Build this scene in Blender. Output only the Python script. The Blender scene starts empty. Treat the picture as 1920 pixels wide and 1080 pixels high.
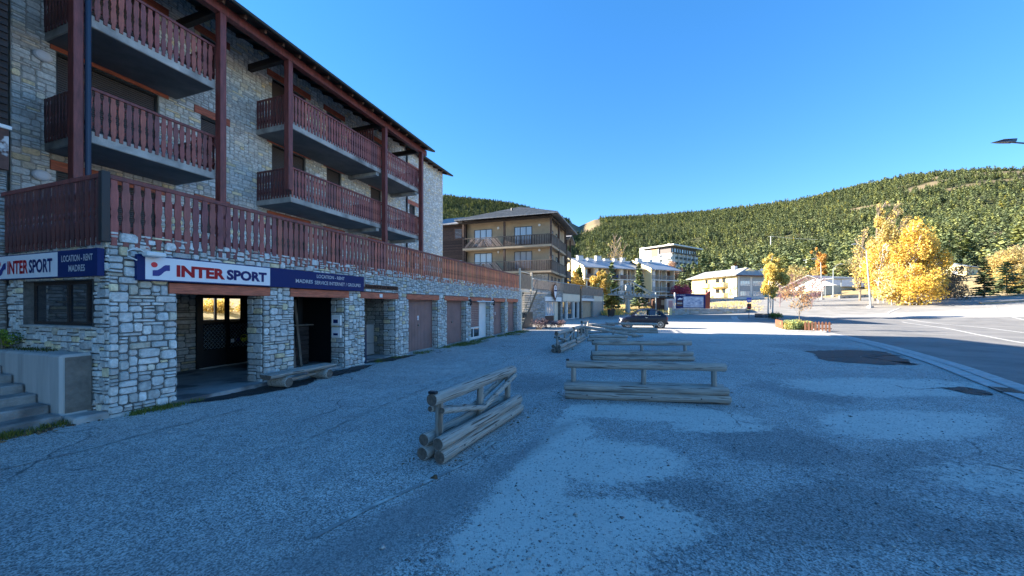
import bpy, math, random
import numpy as np
from mathutils import Vector, Matrix, noise as mnoise
R = math.radians
random.seed(7); rng = np.random.default_rng(7)
scene = bpy.context.scene
COL = scene.collection

# ------------------------------------------------------------------ camera, sky, sun, exposure
cam_d = bpy.data.cameras.new('camera'); cam = bpy.data.objects.new('camera', cam_d); COL.objects.link(cam)
cam.location = (0, 0, 1.75); cam.rotation_euler = (R(90), 0, 0)
cam_d.sensor_width = 36; cam_d.lens = 13.0; cam_d.shift_y = 32/1920
cam_d.clip_start = 0.05; cam_d.clip_end = 6000
scene.camera = cam
SUN_EL = R(21.7); SUN_D = Vector((-.966*math.cos(SUN_EL), .257*math.cos(SUN_EL), math.sin(SUN_EL)))
world = bpy.data.worlds.new('World'); scene.world = world; world.use_nodes = True
wn = world.node_tree; wn.nodes.clear()
wo = wn.nodes.new('ShaderNodeOutputWorld'); bg = wn.nodes.new('ShaderNodeBackground'); sky = wn.nodes.new('ShaderNodeTexSky')
sky.sky_type = 'NISHITA'; sky.sun_disc = False; sky.sun_elevation = SUN_EL; sky.sun_rotation = math.atan2(SUN_D.x, SUN_D.y)
sky.altitude = 1800; sky.air_density = 1.0; sky.dust_density = 0.0; sky.ozone_density = 3.0
bg.inputs['Strength'].default_value = 0.125
hs = wn.nodes.new('ShaderNodeHueSaturation'); hs.inputs['Saturation'].default_value = 1.50; hs.inputs['Hue'].default_value = .507; hs.inputs['Value'].default_value = .70
gm = wn.nodes.new('ShaderNodeGamma'); gm.inputs['Gamma'].default_value = .70; wn.links.new(sky.outputs[0], gm.inputs['Color']); wn.links.new(gm.outputs[0], hs.inputs['Color']); wn.links.new(hs.outputs[0], bg.inputs[0]); wn.links.new(bg.outputs[0], wo.inputs[0])
sl = bpy.data.lights.new('sun', 'SUN'); so = bpy.data.objects.new('sun', sl); COL.objects.link(so)
sl.energy = 4.2; sl.angle = R(0.5); sl.color = (1.0, 0.90, 0.76)
so.rotation_euler = SUN_D.to_track_quat('Z', 'Y').to_euler(); so.location = (-30, 10, 40)
scene.view_settings.view_transform = 'Standard'; scene.view_settings.look = 'None'
scene.view_settings.exposure = 2.7; scene.view_settings.gamma = 1.0
scene.view_settings.use_curve_mapping = False
scene.render.film_transparent = False

# ------------------------------------------------------------------ helpers
def tag(o, label=None, cat=None, group=None, kind=None):
    if label: o['label'] = label
    if cat: o['category'] = cat
    if group: o['group'] = group
    if kind: o['kind'] = kind
    return o

class MB:
    """collects geometry for one mesh object"""
    def __init__(s): s.v = []; s.f = []; s.t = []; s.m = []; s.tint = (1, 1, 1); s.mi = 0
    def add(s, vs, fs):
        b = len(s.v); s.v.extend(tuple(p) for p in vs)
        for f in fs: s.f.append(tuple(i+b for i in f)); s.t.append(s.tint); s.m.append(s.mi)
        return s
    def box(s, x0, x1, y0, y1, z0, z1):
        return s.add([(x0,y0,z0),(x1,y0,z0),(x1,y1,z0),(x0,y1,z0),(x0,y0,z1),(x1,y0,z1),(x1,y1,z1),(x0,y1,z1)],
                     [(0,3,2,1),(4,5,6,7),(0,1,5,4),(1,2,6,5),(2,3,7,6),(3,0,4,7)])
    def bevbox(s, x0, x1, y0, y1, z0, z1, b=.008):
        """box with chamfered edges"""
        P = []; F = []
        xs = (x0, x1); ys = (y0, y1); zs = (z0, z1); idx = {}
        for i in (0,1):
            for j in (0,1):
                for k in (0,1):
                    dx = b if i == 0 else -b; dy = b if j == 0 else -b; dz = b if k == 0 else -b
                    idx[i,j,k,'x'] = len(P); P.append((xs[i], ys[j]+dy, zs[k]+dz))
                    idx[i,j,k,'y'] = len(P); P.append((xs[i]+dx, ys[j], zs[k]+dz))
                    idx[i,j,k,'z'] = len(P); P.append((xs[i]+dx, ys[j]+dy, zs[k]))
        q = [(0,0),(1,0),(1,1),(0,1)]
        for i in (0,1):
            f = [idx[i,a,c,'x'] for a, c in q]; F.append(f if i else f[::-1])
            f = [idx[a,i,c,'y'] for a, c in q]; F.append(f[::-1] if i else f)
            f = [idx[a,c,i,'z'] for a, c in q]; F.append(f if i else f[::-1])
        for a in (0,1):
            for c in (0,1):
                F.append((idx[0,a,c,'y'], idx[1,a,c,'y'], idx[1,a,c,'z'], idx[0,a,c,'z']))
                F.append((idx[a,0,c,'x'], idx[a,1,c,'x'], idx[a,1,c,'z'], idx[a,0,c,'z']))
                F.append((idx[a,c,0,'x'], idx[a,c,1,'x'], idx[a,c,1,'y'], idx[a,c,0,'y']))
        for i in (0,1):
            for j in (0,1):
                for k in (0,1): F.append((idx[i,j,k,'x'], idx[i,j,k,'y'], idx[i,j,k,'z']))
        return s.add(P, F)
    def bar(s, a, b, w, h=None, up=(0,0,1)):
        """box section bar from a to b"""
        a = Vector(a); b = Vector(b); h = h or w; d = (b-a).normalized(); u = Vector(up)
        if abs(d.dot(u)) > .99: u = Vector((1,0,0))
        r = d.cross(u).normalized(); u = r.cross(d).normalized(); r *= w/2; u *= h/2
        return s.add([a-r-u, a+r-u, a+r+u, a-r+u, b-r-u, b+r-u, b+r+u, b-r+u],
                     [(0,1,2,3),(7,6,5,4),(0,4,5,1),(1,5,6,2),(2,6,7,3),(3,7,4,0)])
    def tube(s, pts, rads, n=8, cap=True, jit=0):
        pts = [Vector(p) for p in pts]
        if not hasattr(rads, '__len__'): rads = [rads]*len(pts)
        V = []; F = []
        d0 = (pts[1]-pts[0]).normalized(); ref = Vector((0,0,1)) if abs(d0.z) < .9 else Vector((1,0,0))
        for i, p in enumerate(pts):
            d = (pts[min(i+1, len(pts)-1)]-pts[max(i-1, 0)]).normalized()
            r = d.cross(ref).normalized(); u = r.cross(d).normalized()
            for k in range(n):
                a = 2*math.pi*k/n; q = rads[i]*(1+random.uniform(-jit, jit))
                V.append(p+r*math.cos(a)*q+u*math.sin(a)*q)
        for i in range(len(pts)-1):
            for k in range(n):
                F.append((i*n+k, i*n+(k+1)%n, (i+1)*n+(k+1)%n, (i+1)*n+k))
        if cap: F.append(tuple(range(n))[::-1]); F.append(tuple((len(pts)-1)*n+k for k in range(n)))
        return s.add(V, F)
    def prism(s, poly, fn0, fn1):
        """poly: 2D points; fn0/fn1 map 2D -> 3D for the two faces"""
        n = len(poly)
        return s.add([fn0(*p) for p in poly]+[fn1(*p) for p in poly],
                     [tuple(range(n))[::-1], tuple(range(n, 2*n))]+[(i, (i+1)%n, n+(i+1)%n, n+i) for i in range(n)])
    def xf(s, fn): s.v = [tuple(fn(*p)) for p in s.v]; return s

def build(name, mb, mat, parent=None, origin=None, smooth=False, own=None):
    """one mesh object; vertices are given in the parent's frame (origin = parent's base in that frame)"""
    me = bpy.data.meshes.new(name)
    v = np.array([tuple(p) for p in mb.v], dtype=np.float32).reshape(-1, 3)
    if origin is None and parent is not None: origin = parent.get('_o')
    if origin is not None: v = v - np.array(tuple(origin), dtype=np.float32)
    me.from_pydata(v.tolist(), [], mb.f)
    mats = mat if isinstance(mat, (list, tuple)) else [mat]
    for m in mats: me.materials.append(m)
    if len(mats) > 1: me.polygons.foreach_set('material_index', mb.m)
    if any(t != (1,1,1) for t in mb.t) or any('tint' in m for m in mats):
        at = me.attributes.new('tint', 'FLOAT_VECTOR', 'FACE'); at.data.foreach_set('vector', np.array(mb.t, dtype=np.float32).ravel())
    if smooth: me.shade_smooth()
    me.validate(); me.update()
    o = bpy.data.objects.new(name, me); COL.objects.link(o)
    if parent is not None: o.parent = parent
    return o

def npmesh(name, V, Fa, mat, tint=None, parent=None, smooth=False, vattr=None):
    """fast mesh from numpy arrays; Fa (n,k) same-size faces"""
    me = bpy.data.meshes.new(name); n, k = Fa.shape
    me.vertices.add(len(V)); me.vertices.foreach_set('co', V.astype(np.float32).ravel())
    me.loops.add(n*k); me.loops.foreach_set('vertex_index', Fa.astype(np.int32).ravel())
    me.polygons.add(n); me.polygons.foreach_set('loop_start', np.arange(0, n*k, k, dtype=np.int32))
    try: me.polygons.foreach_set('loop_total', np.full(n, k, dtype=np.int32))
    except Exception: pass
    me.update(calc_edges=True)
    for m in (mat if isinstance(mat, (list, tuple)) else [mat]): me.materials.append(m)
    if tint is not None:
        at = me.attributes.new('tint', 'FLOAT_VECTOR', 'FACE'); at.data.foreach_set('vector', tint.astype(np.float32).ravel())
    if vattr:
        for nm, arr in vattr.items():
            at = me.attributes.new(nm, 'FLOAT', 'POINT'); at.data.foreach_set('value', arr.astype(np.float32).ravel())
    if smooth: me.shade_smooth()
    o = bpy.data.objects.new(name, me); COL.objects.link(o)
    if parent is not None: o.parent = parent
    return o

TH = math.atan2(.945, .327)                     # direction of the long facade on the ground
def FW(x, y, z=0.0):                            # facade frame -> world
    return Vector((.327*x-.945*y, .945*x+.327*y, z))
def thing(name, base, label, cat, group=None, rz=0.0, frame=False):
    """Empty at the base of a thing; frame=True: base and children are in the facade frame"""
    o = bpy.data.objects.new(name, None); COL.objects.link(o); o.empty_display_size = .3
    if frame: o.location = FW(*base); o.rotation_euler = (0, 0, TH); o['_o'] = tuple(float(c) for c in base)
    else: o.location = base; o.rotation_euler = (0, 0, rz); o['_o'] = (0.0, 0.0, 0.0)
    return tag(o, label, cat, group)
def share(name, me, parent, loc=(0,0,0), rot=(0,0,0), sc=(1,1,1)):
    o = bpy.data.objects.new(name, me); COL.objects.link(o); o.parent = parent
    o.location = loc; o.rotation_euler = rot; o.scale = sc
    return o
def copy_tree(o, parent=None):
    c = o.copy(); COL.objects.link(c); c.parent = parent
    for ch in KIDS.get(o.name, [k for k in bpy.data.objects if k.parent == o]): copy_tree(ch, c)
    return c
KIDS = {}

# ------------------------------------------------------------------ materials
def mat(name, col, rough=.8, metal=0.0, grain=0.0, gscale=8.0, bump=0.0, bscale=30.0, tint=False, stretch=None,
        spec=.5, col2=None, trans=0.0, coat=0.0, detail=6, emit=None, patch=None):
    """procedural principled material: base colour, noise grain, optional per-piece tint attribute, bump"""
    m = bpy.data.materials.new(name); m.use_nodes = True; nt = m.node_tree; N = nt.nodes; L = nt.links
    p = N['Principled BSDF']; p.inputs['Roughness'].default_value = rough; p.inputs['Metallic'].default_value = metal
    p.inputs['Specular IOR Level'].default_value = spec
    if coat: p.inputs['Coat Weight'].default_value = coat; p.inputs['Coat Roughness'].default_value = .08
    co = N.new('ShaderNodeTexCoord'); vec = co.outputs['Object']
    if stretch:
        mp = N.new('ShaderNodeMapping'); mp.inputs['Scale'].default_value = stretch; L.new(vec, mp.inputs[0]); vec = mp.outputs[0]
    cur = None
    if grain or col2:
        nz = N.new('ShaderNodeTexNoise'); nz.inputs['Scale'].default_value = gscale; nz.inputs['Detail'].default_value = detail
        nz.inputs['Roughness'].default_value = .65; L.new(vec, nz.inputs['Vector'])
        rp = N.new('ShaderNodeValToRGB'); L.new(nz.outputs['Fac'], rp.inputs[0])
        rp.color_ramp.elements[0].position = .3; rp.color_ramp.elements[1].position = .7
        c2 = col2 or tuple(min(1, c*(1+grain)) for c in col); c1 = col if col2 else tuple(c*(1-grain) for c in col)
        rp.color_ramp.elements[0].color = (*c1, 1); rp.color_ramp.elements[1].color = (*c2, 1); cur = rp.outputs[0]
    else:
        rgb = N.new('ShaderNodeRGB'); rgb.outputs[0].default_value = (*col, 1); cur = rgb.outputs[0]
    if patch:                                    # (colour, scale, low, high): blotches of a second colour
        nz = N.new('ShaderNodeTexNoise'); nz.inputs['Scale'].default_value = patch[1]; nz.inputs['Detail'].default_value = 8; L.new(vec, nz.inputs['Vector'])
        mr = N.new('ShaderNodeMapRange'); mr.inputs[1].default_value = patch[2]; mr.inputs[2].default_value = patch[3]; L.new(nz.outputs['Fac'], mr.inputs[0])
        mx = N.new('ShaderNodeMixRGB'); mx.inputs[2].default_value = (*patch[0], 1); L.new(mr.outputs[0], mx.inputs[0]); L.new(cur, mx.inputs[1]); cur = mx.outputs[0]
    if tint:
        m['tint'] = True
        at = N.new('ShaderNodeAttribute'); at.attribute_name = 'tint'
        mx = N.new('ShaderNodeMixRGB'); mx.blend_type = 'MULTIPLY'; mx.inputs[0].default_value = 1
        L.new(cur, mx.inputs[1]); L.new(at.outputs['Vector'], mx.inputs[2]); cur = mx.outputs[0]
    L.new(cur, p.inputs['Base Color'])
    if bump:
        nb = N.new('ShaderNodeTexNoise'); nb.inputs['Scale'].default_value = bscale; nb.inputs['Detail'].default_value = 7; L.new(vec, nb.inputs['Vector'])
        bp = N.new('ShaderNodeBump'); bp.inputs['Strength'].default_value = bump; bp.inputs['Distance'].default_value = .02
        L.new(nb.outputs['Fac'], bp.inputs['Height']); L.new(bp.outputs[0], p.inputs['Normal'])
    if name == 'pine_foliage':                  # every tree its own shade
        oi = N.new('ShaderNodeObjectInfo'); mr = N.new('ShaderNodeValToRGB'); L.new(oi.outputs['Random'], mr.inputs[0]); e = mr.color_ramp.elements
        e[0].color = (.55,.62,.62,1); e[1].color = (1.0,.95,.75,1); e[1].position = 1
        for ps, cc in ((.3,(1.0,1.0,1.0,1)),(.6,(.75,.85,.8,1)),(.8,(1.55,1.4,1.0,1)),(.985,(1.2,1.15,.9,1)),(.99,(3.0,2.2,.9,1))): q = e.new(ps); q.color = cc
        mx = N.new('ShaderNodeMixRGB'); mx.blend_type = 'MULTIPLY'; mx.inputs[0].default_value = 1; L.new(cur, mx.inputs[1]); L.new(mr.outputs[0], mx.inputs[2]); cur = mx.outputs[0]; L.new(cur, p.inputs['Base Color'])
    if trans:
        tr = N.new('ShaderNodeBsdfTranslucent'); L.new(cur, tr.inputs[0]); ms = N.new('ShaderNodeMixShader'); ms.inputs[0].default_value = trans
        L.new(p.outputs[0], ms.inputs[1]); L.new(tr.outputs[0], ms.inputs[2]); L.new(ms.outputs[0], N['Material Output'].inputs[0])
    return m
M = {}
M['stone'] = mat('rubble_stone', (.55,.54,.51), .9, grain=.32, gscale=14, bump=.7, bscale=34, tint=True)
M['stone_up'] = mat('pale_upper_stone', (.66,.65,.61), .9, grain=.28, gscale=14, bump=.6, bscale=34, tint=True)
M['mortar'] = mat('mortar', (.13,.127,.12), .95, grain=.4, gscale=9, bump=.6, bscale=60)
M['mortar_up'] = mat('upper_mortar', (.34,.33,.30), .95, grain=.35, gscale=6, bump=.6, bscale=60)
M['red'] = mat('red_stained_wood', (.25,.080,.068), .55, grain=.42, gscale=5, bump=.25, bscale=22, tint=True, stretch=(3,3,.6))
M['redplain'] = mat('red_stained_beam', (.18,.046,.040), .5, grain=.45, gscale=4, bump=.25, bscale=22, stretch=(3,3,.5))
M['orange'] = mat('orange_stained_lintel', (.44,.115,.06), .55, grain=.45, gscale=5, bump=.3, bscale=20, stretch=(.7,5,5))
M['concrete'] = mat('concrete', (.42,.41,.385), .9, grain=.28, gscale=2.2, bump=.4, bscale=45, patch=((.16,.155,.15),1.6,.5,.72))
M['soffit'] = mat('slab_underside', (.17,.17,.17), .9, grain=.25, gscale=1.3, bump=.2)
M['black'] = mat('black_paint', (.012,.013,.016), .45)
M['darkwood'] = mat('dark_weathered_boards', (.030,.021,.018), .8, grain=.5, gscale=5, bump=.5, bscale=25, tint=True, stretch=(.6,.6,5))
M['shutter'] = mat('grey_brown_shutter', (.075,.058,.055), .55, grain=.15, gscale=2)
M['garage'] = mat('mauve_brown_garage_door', (.26,.15,.135), .6, grain=.2, gscale=1.5, bump=.1)
M['white'] = mat('white_paint', (.72,.72,.70), .5, grain=.06, gscale=3)
M['navy'] = mat('navy_sign', (.004,.020,.11), .5, spec=.2)
M['signwhite'] = mat('white_sign', (.74,.75,.78), .4)
M['txtred'] = mat('red_lettering', (.68,.016,.03), .45)
M['txtnavy'] = mat('navy_lettering', (.008,.022,.20), .45)
M['txtwhite'] = mat('white_lettering', (.8,.8,.8), .45)
M['slate'] = mat('slate_roof', (.22,.22,.225), .7, grain=.3, gscale=3, bump=.3, tint=True)
M['darkmetal'] = mat('dark_green_metal', (.012,.022,.024), .45)
M['bluepipe'] = mat('dark_blue_downpipe', (.010,.026,.060), .4)
M['log'] = mat('weathered_round_log', (.38,.35,.31), .9, grain=.5, gscale=9, bump=.9, bscale=22, stretch=(.16,4,4), patch=((.10,.085,.07),9,.57,.63))
M['logz'] = mat('weathered_post', (.31,.285,.25), .85, grain=.42, gscale=7, bump=.6, bscale=18, stretch=(3,3,.25), patch=((.13,.11,.09),4,.56,.66))
M['logend'] = mat('log_end_grain', (.13,.105,.085), .95, grain=.45, gscale=16, bump=.6, bscale=30)
M['grass'] = mat('grass_blades', (.12,.15,.035), .8, tint=True, trans=.25)
M['drygrass'] = mat('dry_grass_blades', (.62,.47,.19), .85, tint=True, trans=.25)
M['leafyellow'] = mat('yellow_leaves', (.58,.45,.12), .6, tint=True, trans=.35)
M['leafgreen'] = mat('green_leaves', (.07,.10,.022), .65, tint=True, trans=.25)
M['bark'] = mat('bark', (.20,.16,.12), .9, grain=.4, gscale=6, bump=.5)
M['birchbark'] = mat('white_bark', (.55,.52,.46), .8, grain=.3, gscale=5, bump=.3, patch=((.1,.09,.08),6,.58,.64))
M['pine'] = mat('pine_foliage', (.15,.18,.085), .8, tint=True)
M['galv'] = mat('galvanised_steel', (.30,.33,.335), .5, metal=.35, grain=.12, gscale=3)
M['plaster'] = mat('beige_plaster', (.40,.31,.21), .85, grain=.12, gscale=1.5)
M['yellowplaster'] = mat('pale_yellow_plaster', (.72,.60,.33), .85, grain=.07, gscale=.6)
M['creamplaster'] = mat('cream_plaster', (.70,.60,.46), .85, grain=.08, gscale=.6)
M['whiteplaster'] = mat('white_plaster', (.60,.60,.58), .85, grain=.06, gscale=.5)
M['glass'] = mat('window_glass', (.018,.024,.032), .04, spec=1.0, coat=.6)
M['curtain'] = mat('white_curtain', (.62,.63,.66), .85, grain=.12, gscale=6)
M['greywood'] = mat('grey_weathered_boards', (.13,.105,.085), .85, grain=.45, gscale=5, bump=.4, tint=True, stretch=(2,2,.6))
M['brownwood'] = mat('brown_boards', (.10,.045,.028), .7, grain=.35, gscale=5, tint=True, stretch=(2,2,.6))
M['ltroof'] = mat('pale_sheet_roof', (.24,.27,.30), .45, grain=.15, gscale=1.2)
M['greyroof'] = mat('grey_tile_roof', (.27,.28,.28), .7, grain=.25, gscale=1.2, bump=.3)
M['purplebark'] = mat('purplish_twigs', (.20,.12,.13), .9)
M['deadleaf_l'] = mat('brown_leaves', (.16,.12,.08), .8, tint=True)
M['clearpane'] = bpy.data.materials.new('clear_pane'); M['clearpane'].use_nodes = True; _n = M['clearpane'].node_tree; _t = _n.nodes.new('ShaderNodeBsdfTransparent'); _g = _n.nodes.new('ShaderNodeBsdfGlossy'); _x = _n.nodes.new('ShaderNodeMixShader'); _g.inputs['Roughness'].default_value = .03; _x.inputs[0].default_value = .10; _n.links.new(_t.outputs[0], _x.inputs[1]); _n.links.new(_g.outputs[0], _x.inputs[2]); _n.links.new(_x.outputs[0], _n.nodes['Material Output'].inputs[0])
M['mirror'] = mat('reflective_pane', (.45,.45,.45), .06, metal=.8)
M['tile'] = mat('pale_floor_slab', (.27,.28,.28), .6, grain=.25, gscale=2, patch=((.10,.10,.105),1.4,.5,.6))
# ------------------------------------------------------------------ terrain height
PXA = np.array([-2500,-700,300,700,832,900,960,1020,1060,1085,1115,1200,1300,1400,1500,1600,1700,1800,1920,2300,3200,6000], float)
PYA = np.array([ 560, 540,395,370,371,377,385,399,411,424,410,405,401,393,378,352,332,323,319,305,330,420], float)
AZA = np.arctan((PXA-960)/693); ELA = (572-PYA)/693*np.cos(AZA)          # tan of the skyline's elevation seen along each bearing
RS = np.array([0,100,150,200,300,450,650,900,1100,1500,2600], float); RF = np.array([0,0,.12,.22,.38,.58,.8,1.0,.93,.7,.2], float)
def fbm(x, y, s, seed=0.0, o=4):
    """cheap value-noise fbm on arrays"""
    out = np.zeros_like(x, dtype=float); a = .5
    for i in range(o):
        xs = x/s+seed*17.3+i*5.1; ys = y/s+seed*9.7+i*3.3; xi = np.floor(xs); yi = np.floor(ys); fx = xs-xi; fy = ys-yi
        fx = fx*fx*(3-2*fx); fy = fy*fy*(3-2*fy)
        def h(a_, b_): v = np.sin(a_*127.1+b_*311.7+seed*13.7)*43758.5453; return v-np.floor(v)
        out += a*((h(xi,yi)*(1-fx)+h(xi+1,yi)*fx)*(1-fy)+(h(xi,yi+1)*(1-fx)+h(xi+1,yi+1)*fx)*fy); a *= .5; s *= .5
    return out-.47
def sstep(a, b, x): t = np.clip((x-a)/(b-a), 0, 1); return t*t*(3-2*t)
def H(x, y):
    x = np.asarray(x, float); y = np.asarray(y, float)
    r = np.hypot(x, y); az = np.arctan2(x, np.where(np.abs(y) < 1e-6, 1e-6, y))
    top = np.interp(az, AZA, ELA, left=0, right=.1)
    f = np.interp(r, RS, RF)
    front = sstep(-.0, .25, np.cos(az))
    z0 = 3.0*sstep(50, 104, r)*front
    e0 = np.where(r > 1, z0/np.maximum(r, 1), 0)
    base = (3.0-1.75)/100.0
    hill = np.where(r > 100, 1.75+r*(base+(top-base)*f), 0)
    z = np.where(r > 100, np.where(front > 0, hill*front, 0)+0, z0)
    # relief: spurs and gullies
    amp = sstep(180, 500, r)*(1-.75*sstep(700, 900, r))
    z = z+amp*(fbm(x, y, 170, 1.0)*46+fbm(x, y, 60, 2.0)*14)*front
    return z
def clip_z(z, x, y): return z

# ground sheet: fine near the camera, coarse far away
def lines(segs):
    out = []
    for a, b, d in segs: out.extend(np.arange(a, b-1e-6, d))
    out.append(segs[-1][1]); return np.array(out)
gx = lines([(-160,-40,8),(-40,-12,1.5),(-12,-6,.4),(-6,14,.16),(14,40,.6),(40,80,2),(80,170,6)])
gy = lines([(-60,-6,6),(-6,1.5,.75),(1.5,14,.16),(14,34,.35),(34,60,1),(60,130,3)])
X, Y = np.meshgrid(gx, gy)
Z = H(X, Y)
nearm = sstep(48, 20, np.hypot(X, Y))
Z = Z+nearm*fbm(X, Y, 3.2, 3.0)*.035+(1-sstep(60,100,np.hypot(X,Y)))*fbm(X, Y, 17, 4.0)*.05*sstep(9,16,np.hypot(X,Y))
Z = Z-sstep(36, 44, -X+0)*0
def near_z(x, y):
    return float(H(np.array([x]), np.array([y]))[0])
def blob(cx, cy, rx, ry, rot=0.0, soft=.35):
    c, s = math.cos(rot), math.sin(rot); dx = X-cx; dy = Y-cy; u = (dx*c+dy*s)/rx; v = (-dx*s+dy*c)/ry
    d = np.hypot(u, v)+fbm(X, Y, 1.3, 6.0)*.8
    return sstep(1+soft, 1-soft, d)
def halfp(px, py, nx, ny, soft=.25, wob=.5):      # 1 on the side the normal points to
    d = (X-px)*nx+(Y-py)*ny+fbm(X, Y, 1.0, 7.0)*wob; return sstep(-soft, soft, d)
# pale dusty soil showing through the worn surface (right of the barrier), darker gravel patches, smooth patched strip
dust = np.zeros_like(X); dark = np.zeros_like(X)
def GP(px, py): y = 1.75*693/(py-572); return ((px-960)/693*y, y)
edge = halfp(-.30, 3.1, .93, -.36, .06, .15)
def bl(px, py, rx, ry, k=1.0, rot=0.0):
    c = GP(px, py); return blob(c[0], c[1], rx, ry, rot, .45)*k
for a in ((1010,800,.8,.7),(1150,860,.85,.6),(960,900,.5,.8),(940,1010,.45,.5),(1180,980,.7,.4,.9),(1220,775,1.9,.42,1.,-.15),(1360,800,.9,.35,.8),(1720,790,2.0,.6,.9,.2),(1640,725,2.6,1.0,.75),(1880,900,.9,.5,.6),(1450,690,1.0,.9,.4),(1080,1060,.5,.3,.7)):
    dust = np.maximum(dust, bl(*a))
dust = dust*np.maximum(edge, sstep(6.0, 7.0, Y))
for a in ((560,830,1.2,.4,.35),(250,900,1.0,.5,.3),(860,690,1.0,1.2,.35),(640,735,1.2,.4,.35),(1330,650,1.2,2.0,.35),(980,650,.8,2.0,.3)): dust = np.maximum(dust, bl(*a))
dust = np.maximum(dust, sstep(17, 21, Y)*sstep(58, 50, Y)*sstep(2, 5, X)*.5)
for a in ((1450,830,.9,.8,1.),(1490,730,1.0,1.1,.9,.4),(1560,655,1.6,2.4,.7,.3),(1300,930,.5,.45,.8),(1560,960,1.0,.4,1.,.3),(1830,1010,.8,.3,.8),(1350,1010,.8,.25,.6),(1000,715,.7,1.0,.7),(760,720,.8,.4,.4),(1150,700,1.5,.8,.5),(1660,870,1.2,.5,.6,.3)):
    dark = np.maximum(dark, bl(*a))
# speckled coarse gravel
grav = sstep(-.25, .2, fbm(X, Y, 1.6, 12.0)+.1)*halfp(-.6, 3.3, .9, -.2, .3, .3)
# smooth dark re-laid asphalt
def strip(ax, ay, bx, by, w, soft=.08):
    d = np.array([bx-ax, by-ay]); Lh = np.hypot(*d); d /= Lh; t = (X-ax)*d[0]+(Y-ay)*d[1]; q = np.abs(-(X-ax)*d[1]+(Y-ay)*d[0])+fbm(X,Y,.8,13.)*.25
    return sstep(w+soft, w-soft, q)*sstep(-.1, .15, t)*sstep(Lh+.1, Lh-.15, t)
smooth = np.maximum(strip(-1.35, 2.2, -.35, 3.7, .28)*.9, strip(-.35, 3.6, .9, 5.6, .12)*.8)
smooth = np.maximum(smooth, strip(-3.2, 1.9, -1.2, 2.6, .5, .3)*.4)
paths = [(-11, 5.2), (-4.5, 5.0), (-1.0, 8.5), (1.5, 15), (5, 26)]
# old driveway edge lines (thin pale seams)
seam = np.zeros_like(X)
for a, b in (((-9, 4.1), (-3.2, 6.6)), ((-3.2, 6.6), (-.4, 10.5)), ((-.4, 10.5), (1.8, 17))):
    seam = np.maximum(seam, strip(a[0], a[1], b[0], b[1], .05, .09))
dry = np.zeros_like(X)
dry = np.maximum(dry, sstep(57, 62, Y)*sstep(9, 12, X)*sstep(36, 33, X))
dry = np.maximum(dry, sstep(100, 112, np.hypot(X, Y)))
nX, nY = X.shape[1], X.shape[0]
idx = np.arange(nX*nY).reshape(nY, nX)
Fq = np.stack([idx[:-1,:-1], idx[:-1,1:], idx[1:,1:], idx[1:,:-1]], -1).reshape(-1, 4)
def zground(x, y):                                # height of the built sheet at a point (nearest line interpolation)
    i = int(np.clip(np.searchsorted(gx, x)-1, 0, nX-2)); j = int(np.clip(np.searchsorted(gy, y)-1, 0, nY-2))
    tx = (x-gx[i])/(gx[i+1]-gx[i]); ty = (y-gy[j])/(gy[j+1]-gy[j])
    return float((Z[j,i]*(1-tx)+Z[j,i+1]*tx)*(1-ty)+(Z[j+1,i]*(1-tx)+Z[j+1,i+1]*tx)*ty)

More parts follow.
